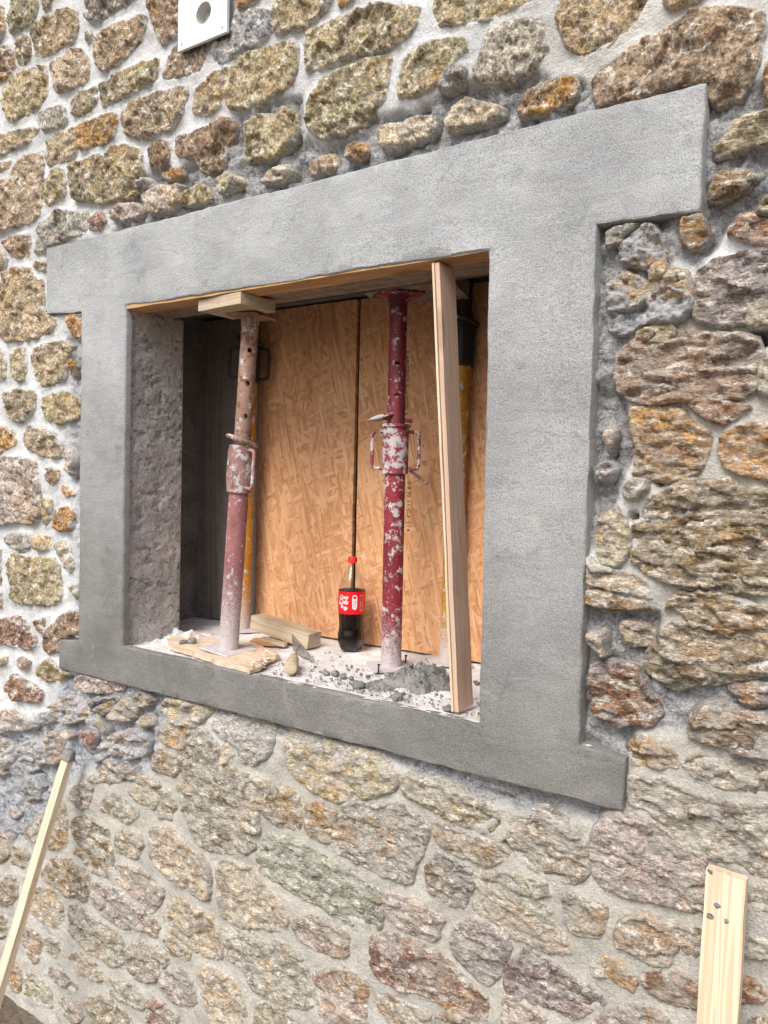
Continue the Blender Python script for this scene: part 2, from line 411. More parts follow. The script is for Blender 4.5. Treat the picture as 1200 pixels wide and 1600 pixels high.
RUSTY = mat_paint('rusty_steel', (0.36, 0.23, 0.165), (0.27, 0.16, 0.115), 0.6, rust=0.5, rough=0.75)
RUSTC = mat_paint('rusty_caked_steel', (0.34, 0.20, 0.17), (0.26, 0.14, 0.12), 0.85, rust=0.4, rough=0.75)
YELLOW = mat_paint('yellow_paint', (0.55, 0.25, 0.018), (0.36, 0.16, 0.03), 0.7, rust=0.34, dust_h=0.30)
BLACKP = mat_paint('blackened_steel', (0.022, 0.022, 0.024), (0.035, 0.03, 0.028), 0.22, rust=0.1, rough=0.6)
PLATE = mat_paint('dusty_steel_plate', (0.35, 0.3, 0.29), (0.2, 0.16, 0.15), 1.0, rust=0.2, dust_h=0.2)

def plain(name, c, rough=0.5, spec=0.5, metal=0.0, var=0.0, sc=20):
    k = NT(name)
    cc = c if var == 0 else k.val(k.n('ShaderNodeRGB').outputs[0], 1.0)
    if var:
        rgb = k.n('ShaderNodeRGB'); rgb.outputs[0].default_value = (*c, 1)
        cc = k.val(rgb.outputs[0], k.ramp(k.noise(k.obj(), sc, 5, 0.6), 0.3, 0.7, 1-var, 1+var))
    return k.done(cc, rough, None, spec, metal)
PVC = plain('white_plastic', (0.82, 0.82, 0.81), 0.35, 0.5, 0, 0.03)
STEEL = plain('scraped_steel', (0.42, 0.42, 0.43), 0.42, 0.5, 0.8, 0.25, 60)
CAPRED = plain('red_cap_plastic', (0.72, 0.012, 0.015), 0.35, 0.5, 0, 0.05)
LABELRED = plain('red_label_film', (0.68, 0.008, 0.014), 0.3, 0.5, 0, 0.04)
PRINTW = plain('white_print', (0.82, 0.80, 0.80), 0.4, 0.4, 0, 0.02)
PRINTG = plain('grey_print', (0.33, 0.36, 0.40), 0.45, 0.4, 0, 0.02)
INK = plain('stencil_ink', (0.075, 0.05, 0.035), 0.8, 0.1, 0, 0.3)
COLA = plain('cola', (0.005, 0.002, 0.0012), 0.4, 0.05, 0, 0.05)
def mat_pet():
    m = bpy.data.materials.new('clear_plastic'); m.use_nodes = True; t = m.node_tree; t.nodes.remove(t.nodes['Principled BSDF']); out = t.nodes['Material Output']
    tr = t.nodes.new('ShaderNodeBsdfTransparent'); tr.inputs[0].default_value = (0.93, 0.94, 0.93, 1)
    gl = t.nodes.new('ShaderNodeBsdfGlossy'); gl.inputs['Roughness'].default_value = 0.06
    lw = t.nodes.new('ShaderNodeLayerWeight'); lw.inputs[0].default_value = 0.35; fr = t.nodes.new('ShaderNodeMath'); fr.operation = 'MULTIPLY_ADD'; t.links.new(lw.outputs['Facing'], fr.inputs[0]); fr.inputs[1].default_value = 0.3; fr.inputs[2].default_value = 0.025
    mx = t.nodes.new('ShaderNodeMixShader'); t.links.new(fr.outputs[0], mx.inputs[0]); t.links.new(tr.outputs[0], mx.inputs[1]); t.links.new(gl.outputs[0], mx.inputs[2]); t.links.new(mx.outputs[0], out.inputs[0])
    return m
PET = mat_pet()
def mat_ground():
    k = NT('packed_earth'); p = k.pos()
    c = k.mix(k.ramp(k.noise(p, 2.5, 7, 0.65), 0.35, 0.65), (0.15, 0.115, 0.085), (0.23, 0.19, 0.145))
    c = k.val(c, k.ramp(k.noise(p, 90, 6, 0.75), 0.3, 0.7, 0.6, 1.4))
    return k.done(c, 0.97, k.bump(k.noise(p, 45, 8, 0.7), 0.9, 0.02), 0.15)
EARTH = mat_ground()
# ------------------------------------------------------------------ the stones: outlines measured on the photograph (tile, tone, points), laid out on the wall plane
TILES = {'A': (0, 0, 1/3), 'B': (400, 0, 1/3), 'C': (800, 0, 1/3), 'D': (0, 400, 1/3), 'E': (800, 300, 1/3), 'F': (800, 650, 1/3), 'G': (800, 1000, 1/3),
         'H': (400, 1100, 1/3), 'I': (0, 1250, 350/1200), 'J': (300, 1250, 350/1200), 'K': (600, 1250, 350/1200), 'M': (0, 750, 0.25), 'N': (0, 980, 1/3), 'P': (850, 1250, 350/1200)}
STONES = '''
A o -60,15 0,20 22,30 28,140 10,190 -60,200
A t 55,-40 185,-40 185,60 160,115 90,140 60,170 48,130
A t 205,-45 270,-40 240,30 208,48
A t 160,120 330,28 362,60 370,120 350,190 220,265 170,275 158,210
A b 75,190 115,150 145,190 150,270 90,320 72,270
A b -50,215 0,210 50,200 68,250 65,320 0,340 -50,345
A o -50,360 0,345 60,325 40,355 0,378 -50,395
A t 20,410 60,360 205,305 222,340 232,440 190,510 60,580 30,560 8,480
A T 245,290 330,235 390,228 425,290 415,370 380,400 260,445 245,400 235,330
A p 385,-60 690,-60 600,25 480,95 430,105 392,80
A g 405,150 425,130 437,160 420,208 402,190
A t 450,180 560,90 680,62 685,130 650,210 600,270 490,345 450,300
A b 700,-60 845,-60 838,170 765,210 735,190 715,100 692,40
A o 1095,-40 1260,-40 1195,20 1110,38
A t 480,390 640,300 750,270 752,350 740,385 560,475 480,503 470,450
A b 790,260 830,205 870,190 965,180 962,275 935,340 790,382 765,365
A B 995,230 1080,70 1200,35 1285,60 1290,130 1200,225 1050,295 1000,295
A t 330,480 370,430 455,395 455,480 420,535 345,548 325,515
A g 185,530 290,485 305,500 312,560 280,600 215,630 195,590
A y 585,510 620,480 760,430 885,400 888,450 850,555 800,610 660,660 585,640 575,580
A T 905,430 1040,320 1070,312 1072,350 1050,470 990,550 945,545 905,540 897,480
A y 1060,440 1075,370 1140,265 1200,240 1400,185 1398,310 1385,390 1320,440 1240,470 1120,530 1070,510
A t -40,640 0,630 160,592 188,610 150,660 60,710 0,735 -40,740
A o 370,600 400,565 545,522 553,570 540,640 500,680 375,708 365,680
A T 228,680 265,620 372,588 368,660 345,745 230,783 222,740
A t -40,765 0,760 62,752 45,795 0,812 -40,820
A t 60,790 90,740 205,700 212,780 208,900 195,1000 150,1045 0,1090 -60,1100 -60,880 0,860 50,820
A y 220,830 235,795 300,785 308,880 300,920 225,978 212,930
A y 335,770 460,730 510,740 530,690 600,672 650,700 668,770 665,840 640,900 500,960 345,945 350,890 330,830
A b 692,690 790,650 812,700 800,745 745,790 700,795 690,740
A b 820,650 950,600 1070,555 1098,560 1090,640 1060,690 1040,770 975,808 925,795 910,740 835,735 822,700
A t 1135,650 1150,600 1200,550 1330,490 1375,500 1385,600 1370,660 1300,730 1200,755 1140,750
A o 745,810 790,785 840,790 850,820 825,842 760,835
A w 640,880 690,815 712,850 700,890 650,925
A P 525,1000 580,950 640,945 670,975 640,1020 580,1040 530,1030
A P 670,900 740,870 850,860 840,905 830,960 790,985 720,1005 680,985
A T 835,925 870,880 940,850 975,880 985,915 950,950 880,960 840,950
A P 1015,850 1060,805 1130,835 1145,870 1100,890 1020,915
A g 170,1080 240,1000 270,985 415,988 415,1030 405,1095 330,1120 220,1190 170,1195
A r 425,1000 490,1000 495,1050 470,1080 412,1090
A t 25,1130 60,1100 140,1090 145,1150 138,1205 60,1215 20,1160
A t -40,1130 0,1140 32,1200 28,1245 0,1270 -40,1270
B y 80,30 110,-60 370,-60 340,30 300,80 230,128 100,168 68,90
B o 375,-50 560,-50 440,20 390,45
B y 240,150 400,70 540,25 620,10 780,20 770,110 720,180 640,225 540,240 460,268 400,305 330,320 260,335 225,345 230,230
B y 225,470 320,360 400,330 460,297 540,265 640,252 625,350 610,470 560,530 500,590 400,625 300,650 245,610 220,570
B t 680,280 770,200 880,175 1000,170 1000,230 945,275 850,380 760,450 660,465 655,400
B w 860,390 955,290 1000,305 990,370 900,430 850,430
B y 820,-60 1400,-60 1310,10 1200,55 1100,100 1000,115 860,140 825,80
B g 1010,320 1080,150 1200,85 1360,88 1355,170 1370,220 1330,290 1200,395 1080,400 1010,370
B P 880,560 940,490 1010,460 1090,470 1150,490 1148,530 1100,560 960,600 900,612
B P 575,600 620,575 720,560 760,530 820,530 832,590 790,640 660,695 590,700
B o 415,690 460,650 530,680 530,700 480,725 415,740
B T 225,760 340,705 370,740 375,780 250,810
B P 25,830 70,790 150,765 165,800 140,840 100,865 35,870
C y 215,50 240,-60 650,-60 640,30 590,110 500,190 390,250 310,265 265,225 240,160 215,110
C T 715,-50 960,-50 840,30 740,55 720,30
C q 370,400 400,330 550,220 700,160 800,80 900,45 1150,30 1190,60 1195,130 1185,200 1175,290 1120,400 1060,470 960,490 930,475 900,440 650,480 372,520
C o 1195,300 1240,270 1270,500 1190,490
C o 20,520 90,410 190,365 290,355 312,385 305,460 200,510 110,535 40,540
C T 920,690 990,620 1040,560 1100,530 1260,505 1260,650 1150,680 1010,725 935,745
C b 905,930 960,810 1040,778 1180,815 1170,850 1130,880 1080,915 960,940
C o 790,1030 900,1005 935,1110 900,1165 835,1178 795,1145
C g 425,1110 480,1060 620,1020 570,1080 500,1150 430,1180
E r 1010,210 1045,110 1130,100 1190,140 1260,130 1260,250 1150,265 1050,230
E b 1140,85 1200,20 1270,10 1270,120 1195,125
E p 865,590 905,490 890,400 960,330 1100,300 1270,290 1270,490 1150,515 1095,555 1110,605 960,620
E T 1110,560 1160,525 1270,505 1270,620 1130,620
E w 440,470 500,400 580,410 625,440 620,500 560,530 450,540
E T 635,430 760,378 820,395 840,440 830,485 700,475 645,460
E w 450,580 520,545 700,500 730,480 820,495 830,540 790,590 680,610 500,640 460,620
E y 590,655 750,615 760,660 740,680 600,690
E s 485,860 530,730 620,695 760,680 900,690 1130,700 1165,770 1165,880 1100,930 900,940 740,985 600,975 500,930
E r 850,1000 900,985 1120,1015 1010,1070 930,1040
F o 560,-30 640,-35 780,-25 830,60 910,90 905,170 850,260 720,280 580,270 600,190 570,60
F o 985,160 1000,100 1060,70 1270,20 1270,300 1130,265 1010,220
E P 1160,880 1185,790 1270,750 1270,1000 1150,950
F P 425,50 490,60 500,110 470,180 445,170
E w 520,250 640,150 680,230 700,300 600,335 540,320
E y 640,350 710,340 715,390 640,400
F w 400,240 470,215 500,250 470,310 410,310
F T 390,520 420,450 490,415 540,470 570,560 560,650 500,710 430,690 390,600
F P 510,330 570,285 660,290 650,340 580,410 520,380
F s 720,370 830,310 1000,310 1080,350 1270,350 1270,490 1100,480 900,465 780,460 625,470 640,420
F q 580,620 610,490 800,480 1000,495 1270,510 1270,810 1100,795 900,775 740,770 620,720 590,680
F b 345,830 360,800 480,825 640,880 640,915 500,915 345,880
F P 350,640 420,700 560,730 650,780 660,865 500,815 360,790
F b 730,910 780,850 900,840 1190,900 1200,980 1050,1000 900,985 850,935 770,890
F s 650,1130 700,1030 745,975 860,990 1000,1015 1150,1040 1270,1050 1270,1150 1190,1170 1000,1230 860,1240 740,1270 655,1200
F P 355,1000 430,980 445,1050 450,1120 400,1110 360,1050
F T 515,990 570,985 650,1030 630,1060 540,1065
G r 375,140 440,125 590,140 620,210 650,280 685,350 640,375 480,395 400,350 375,280
G s 845,440 860,350 920,305 1010,310 1060,350 1270,370 1270,545 1100,500 980,470
G r 1015,225 1080,230 1270,240 1270,310 1100,280
G o 540,520 600,475 690,500 750,550 790,595 680,585 560,565
G s 830,600 870,560 1000,575 1145,600 1150,660 1110,690 1000,680 900,640
G b 1120,700 1170,605 1270,580 1270,735
G s 545,650 680,655 860,720 1000,765 1270,775 1270,1090 1100,1080 930,1015 840,955 740,865 640,775 545,730
G s 530,815 640,855 760,935 900,1025 905,1100 890,1270 760,1230 640,1190 450,1180 400,1100 375,960 430,830
K s 680,190 720,80 850,80 980,140 1060,260 1060,400 940,420 840,390 720,300
K g 980,560 1010,500 1080,530 1190,560 1160,700 1040,700 985,640
K s 500,410 560,400 850,450 870,500 810,520 885,590 850,610 720,555 600,510 520,460
K s 490,560 560,530 700,570 880,650 980,760 1010,800 900,810 760,740 640,700 500,620
K p 230,390 290,300 380,340 460,400 440,480 415,570 340,555 250,480
K b 260,150 330,150 480,220 620,250 680,300 560,330 420,280 300,210
K p 380,680 480,650 580,700 660,780 620,860 570,970 480,920 400,830 370,760
K s 10,500 60,500 160,550 320,625 270,740 180,700 60,640 5,580
K r -70,750 0,735 60,730 200,780 330,880 460,990 550,1080 540,1170 420,1140 240,1040 100,1000 0,960 -60,870
K p 640,930 740,860 780,820 900,870 1000,950 1150,1040 1180,1080 1000,1170 940,1100 820,1070 660,1010
K s 640,1060 750,1090 860,1180 880,1260 640,1260
K s 280,1180 360,1140 440,1180 440,1260 280,1260
H T 150,130 240,140 340,180 480,210 560,230 650,320 655,380 560,420 410,440 290,400 200,340 165,270 145,190
H T 690,370 720,340 830,370 990,440 1110,480 1130,540 1070,580 960,550 820,480 710,420
H g 420,470 560,480 680,490 790,560 790,620 750,720 715,840 620,800 480,740 380,690 360,650 410,560
H b 250,460 370,480 360,590 340,650 240,600
H b 60,440 110,380 190,420 210,520 195,580 90,550 30,490
H g 25,650 70,620 220,660 300,740 450,790 560,860 600,940 570,1040 440,1010 300,930 150,850 60,790 20,760
H T -60,380 0,340 45,360 38,470 0,480 -50,440
N g 975,420 1060,395 1210,450 1275,480 1260,600 1200,630 1140,630 1110,540 1010,490
J T 150,380 190,330 320,380 430,500 480,570 515,640 480,690 350,650 250,660 150,590
J s 550,650 640,620 760,680 830,740 815,830 720,810 620,750 560,700
J g 180,700 260,690 400,760 560,800 620,870 630,990 680,1080 600,1110 440,1060 330,1010 280,900 190,830
J r 650,940 760,900 860,920 940,970 935,1080 850,1055 700,1000
J s 690,1050 800,1050 930,1100 940,1190 700,1170
J s 1000,1040 1100,1080 1260,1150 1260,1260 1120,1230 1010,1110
J T 40,920 90,890 200,960 260,1010 280,1100 320,1260 150,1260 80,1100
J s 360,1110 400,1100 520,1150 600,1200 600,1260 340,1260
N g 845,760 865,640 890,520 950,470 1010,560 1060,640 1180,735 1205,770 1205,985 1150,1060 1000,1040 930,1000 880,900
I b 390,110 460,90 560,140 600,190 595,330 590,415 500,380 430,290 400,200
I s 630,180 740,175 760,230 745,300 720,310 640,270
I T 820,150 920,170 1010,260 1110,320 1125,440 1120,525 1020,490 930,430 850,360 805,300
I s 620,350 700,350 800,400 880,470 850,560 810,590 740,510 640,420
I T 890,600 960,520 1010,550 1130,640 1180,700 1195,850 1130,820 1060,790 1000,750 900,680
I s 500,440 560,450 700,540 810,610 855,680 840,735 730,670 640,660 560,600 500,530
I s 370,570 430,570 530,640 640,720 665,800 660,880 580,870 480,790 375,720
I b 230,380 260,320 360,320 470,380 480,470 470,540 370,500 260,420
I y 150,540 190,460 300,490 330,560 335,690 250,640 160,590
I s 700,790 760,760 880,800 935,880 865,910 835,975 740,950 690,890
I g 885,925 990,910 1040,970 1050,1080 920,1080 850,1000
I s 860,730 950,760 1040,820 1010,850 900,800
I s 370,830 420,820 520,890 560,960 510,950 420,910
I s 230,740 290,740 330,790 300,835 240,790
I b 100,700 160,680 210,740 220,860 170,870 120,790
I o 50,860 90,850 120,920 115,1010 80,1030 40,960
I s 140,920 200,940 270,1000 290,1100 200,1090 150,1010
I s 270,900 330,910 430,1000 420,1030 340,990 270,940
I b 450,1060 520,1040 620,1100 700,1170 720,1260 560,1260 480,1150
I s 580,950 700,990 760,1040 770,1110 680,1080 600,1040
I r 800,1080 880,1090 970,1180 960,1260 800,1260
I s 330,1050 420,1070 440,1150 400,1200 330,1120
I b -60,400 0,400 70,400 90,500 60,560 0,550 -60,550
I y -50,590 0,590 40,640 30,720 0,730 -50,740
I b -50,200 0,195 50,200 45,290 10,330 -50,335
I y 60,240 160,270 130,360 60,330
I y 90,180 130,140 230,60 350,0 370,100 355,270 250,260 100,200
M g 25,370 60,335 180,335 198,390 185,430 140,440 50,410
M T 215,370 250,345 320,350 325,420 280,445 220,430
M y 45,490 80,450 160,460 250,490 330,480 370,540 385,700 390,740 320,780 180,775 80,750 60,640
M o 365,190 410,160 455,200 450,320 400,335 345,320
M P 365,400 400,380 440,430 470,540 450,580 410,530 370,460
M y 270,130 310,100 330,140 320,250 280,300 275,200
M r -60,880 0,870 100,850 150,870 230,990 220,1040 180,1065 90,1040 -60,1030
M b 200,880 290,850 285,900 250,965 215,920
M r 270,1060 300,920 400,820 480,810 500,960 390,1000 345,1090 290,1085
M b -50,430 15,430 15,640 -50,650
M t -50,690 20,690 15,790 -50,790
M P 435,680 470,650 490,740 450,745
N y -40,140 0,140 35,135 30,170 0,190 -40,190
N y 70,150 110,140 150,160 140,195 90,200
N y 180,170 240,150 280,190 335,220 310,245 220,255 180,230
N r 30,260 60,220 130,250 205,300 205,340 170,360 70,340 30,300
N y -50,400 0,400 50,380 130,420 155,480 80,495 -50,470
N w 160,410 230,390 245,460 190,470
N w 250,370 300,305 340,330 400,370 420,430 330,460 270,440
N g 345,230 400,220 550,262 560,300 500,320 400,310 345,280
N o 440,370 500,345 510,390 485,415 445,405
N T 505,400 530,360 590,330 640,390 635,420 580,450 510,430
N y 605,320 660,295 715,340 690,370 640,370
N T 640,440 680,400 715,430 710,465 660,470
N T 430,430 470,425 495,490 490,515 460,505
N r 350,490 440,490 445,520 425,580 380,550
N P 295,475 330,465 340,500 325,525 300,500
N d 400,360 440,320 520,330 500,345 440,365 420,400
N T 750,380 780,340 950,380 970,410 900,465 790,425
N o 750,490 780,440 880,480 860,550 830,550 760,520
N b 700,650 730,580 830,600 860,565 870,575 830,690 800,690
N b 420,690 500,610 600,660 745,715 765,755 600,720 480,730 430,720
N T 610,745 740,730 765,770 735,865 680,840 620,790
N s 745,830 790,765 815,830 800,890 750,890
N s 465,820 520,770 580,790 660,860 660,900 610,920 540,890 480,860
N s 330,760 420,700 445,760 430,860 370,850 320,800
N w 60,570 130,530 220,560 250,620 160,680 90,660
N B 95,700 170,690 200,740 180,810 130,840 100,790
N w -50,530 0,530 40,560 45,660 20,690 -50,690
N y 205,500 255,480 290,560 280,640 225,660 205,580
N w 430,580 520,500 640,480 690,520 680,600 600,630 520,600 420,650
N o 30,880 60,865 90,890 60,915 30,905
N P 1040,580 1070,560 1090,600 1060,635
N s 1075,690 1160,690 1200,735 1180,755 1090,725
D t -40,130 0,130 20,80 80,55 140,60 165,110 205,120 215,270 265,290 262,330 220,375 160,395 40,412 10,380 -40,350
D b 150,50 180,15 225,20 225,75
D o 300,280 390,255 390,390 335,385 315,330
D t 50,460 70,428 120,428 132,480 125,580 100,600 65,570
D y 150,440 200,410 300,405 345,420 300,500 300,570 240,610 195,625 165,560 148,500
D o 330,490 350,470 362,510 350,560 325,560
D t -40,430 0,430 20,450 35,520 30,570 0,590 -40,590
D t 30,640 80,615 165,630 178,660 155,730 110,780 40,770 12,700
D y 205,660 280,632 350,650 372,690 365,760 290,795 215,760 195,720
D o -40,800 0,800 60,820 80,870 40,910 0,930 -40,930
D T 105,850 140,795 210,800 270,840 298,900 290,960 200,945 130,910
D g -60,950 90,935 170,960 188,1040 195,1150 200,1200 150,1265 60,1255 -60,1265
D b 205,1020 240,985 285,1000 270,1050 240,1080
D o 285,1090 310,1070 348,1120 310,1130
D P 305,900 345,900 365,960 345,1050 320,1010
P s 390,740 430,660 540,610 640,650 700,660 690,780 650,860 560,850 460,800 400,770
P r 540,960 600,930 760,960 810,1000 800,1110 700,1080 580,1020
P s 740,690 870,680 870,850 790,850 750,750
P o 350,870 400,870 470,960 460,1000 400,970 360,920
P s 270,880 320,870 345,930 290,930
P s 290,1190 450,1100 560,1110 650,1180 650,1260 290,1260
P s 1040,440 1200,480 1270,560 1040,570
P s 1040,720 1200,760 1270,850 1150,830 1040,800
P r 1020,960 1130,990 1170,1060 1020,1070
'''
TONE = {'t': (0.38, 0.305, 0.195), 'T': (0.45, 0.37, 0.25), 'y': (0.37, 0.30, 0.185), 'o': (0.42, 0.245, 0.10), 'b': (0.28, 0.21, 0.135), 'r': (0.32, 0.20, 0.14),
        'g': (0.37, 0.34, 0.29), 'B': (0.26, 0.27, 0.275), 'p': (0.26, 0.215, 0.20), 'P': (0.60, 0.50, 0.37), 'w': (0.36, 0.32, 0.28), 'd': (0.17, 0.16, 0.145),
        's': (0.385, 0.33, 0.265), 'q': (0.37, 0.28, 0.20)}

# concrete surround: corners measured on its own front plane (y = 0)
OUT_PX = [(72, 388), (1104, 127), (1093, 329), (932, 350), (904, 1165), (977, 1186), (974, 1270), (92, 1045), (92, 1000), (122, 1000), (127, 487), (72, 491)]
INN_PX = [(197, 478), (764, 390), (748, 1132), (191, 1010)]
OUT = np.array([ony(*p)[[0, 2]] for p in OUT_PX]); INN = np.array([ony(*p)[[0, 2]] for p in INN_PX])
XL, XR = INN[:, 0].min(), INN[:, 0].max()
ZT = H0+1.0165

# mortar zones (bands where another mix was used), measured on the wall plane
GREY_PX = [[(165, 348), (215, 265), (310, 235), (365, 178), (400, 160), (462, 150), (462, 215), (500, 230), (560, 185), (640, 162), (700, 122), (800, 125), (830, 112), (930, 138), (935, 175), (500, 300), (165, 360)],
           [(920, 345), (1100, 130), (1200, 105), (1260, 105), (1260, 330), (1130, 335), (1090, 420), (1060, 405), (985, 520), (965, 620), (990, 700), (960, 790), (935, 850), (900, 880)],
           [(895, 945), (1020, 960), (1040, 1060), (1120, 1060), (1260, 1035), (1260, 1130), (1090, 1110), (1070, 1150), (985, 1150), (980, 1195), (890, 1170)],
           [(95, 1045), (250, 1080), (400, 1120), (550, 1160), (700, 1200), (880, 1250), (940, 1262), (930, 1292), (860, 1275), (750, 1250), (600, 1190), (420, 1145), (300, 1125), (240, 1140), (235, 1210), (150, 1225), (120, 1200), (60, 1290), (0, 1325), (-60, 1330), (-60, 1160), (80, 1125)],
           [(92, 530), (130, 520), (126, 1000), (104, 1000), (113, 900), (108, 760), (90, 700), (98, 600)]]
HOLES = [(1188, 530, 14), (986, 815, 7), (925, 1343, 8), (918, 1360, 6), (790, 1330, 8), (1016, 1050, 6), (1030, 745, 9), (247, 1078, 8), (1080, 445, 8), (1000, 395, 8), (1015, 800, 6), (845, 1285, 10), (650, 168, 7), (1135, 1015, 7), (288, 1170, 5), (284, 1184, 5), (280, 1198, 5), (278, 1212, 4)]
C_WHITE, C_GREY, C_BEIGE, C_BLUE = np.array([0.73, 0.745, 0.75]), np.array([0.40, 0.405, 0.41]), np.array([0.585, 0.56, 0.50]), np.array([0.50, 0.52, 0.55])
def zones(x, z):
    """grey weight, base colour, depth and roughness of the mortar at points of the wall"""
    P3 = np.stack([x, np.zeros_like(x), z], 1)
    wob = np.stack([fbm(P3*9, 3, s=3), fbm(P3*9, 3, s=5)], 1)*9
    p = to_px(P3)+wob
    g = np.zeros(len(x))
    for i, poly in enumerate(GREY_PX):
        A_ = np.array(poly); nb_ = (p[:, 0] > A_[:, 0].min()-20) & (p[:, 0] < A_[:, 0].max()+20) & (p[:, 1] > A_[:, 1].min()-20) & (p[:, 1] < A_[:, 1].max()+20)
        if not nb_.any(): continue
        q = p[nb_]; dd_ = segdist(q, A_); dd_ = np.where(inpoly(q[:, 0], q[:, 1], poly), dd_, -dd_)
        g[nb_] = np.maximum(g[nb_], np.clip(0.5+dd_/14, 0, 1)*(0.62 if i == 4 else 1.0))
    n = fbm(P3*2.2, 3, s=9)*0.18
    low = np.clip((p[:, 1]-1090)/130, 0, 1); right = np.clip((p[:, 0]-880)/160, 0, 1)*np.clip((p[:, 1]-330)/150, 0, 1)
    topr = np.clip((p[:, 0]-420)/500, 0, 1)*0.4*(1-low)
    bw = np.clip(np.maximum(np.maximum(low, right), topr)+n, 0, 1)
    c = C_WHITE[None]*(1-bw[:, None])+C_BEIGE[None]*bw[:, None]
    c = c+(np.clip((p[:, 0]-930)/60, 0, 1)*np.clip((1150-p[:, 1])/80, 0, 1)*0.03)[:, None]
    blue = np.clip((360-p[:, 0])/150, 0, 1)*np.clip((p[:, 1]-1000)/80, 0, 1)*np.clip((1330-p[:, 1])/60, 0, 1)
    gc = C_GREY[None]+(C_BLUE-C_GREY)[None]*np.clip(blue*0.75+(g < 0.63)*(p[:, 0] < 200)*0.7, 0, 1)[:, None]
    gg = np.minimum(g*1.6, 1)[:, None]
    c = c*(1-gg)+gc*gg
    return g, c, bw, p

PITS_PX = HOLES
tri_total = 0
stone_wall = empty('stone_wall', (0.6, 0.03, 0))
WO = np.array([0.6, 0.03, 0.0])
tag(stone_wall, 'rubble stone wall with pale mortar joints around the square window opening', 'wall')

def in_surround(x, z, grow=0.0):
    P = np.stack([x, z], 1)
    ins = inpoly(x, z, OUT)
    if grow: ins |= segdist(P, OUT) < grow
    return ins

def depth_at(g, bw):                         # depth of the mortar face behind the surround's face
    return 0.016*(1-bw)+0.012*bw+g*0.016

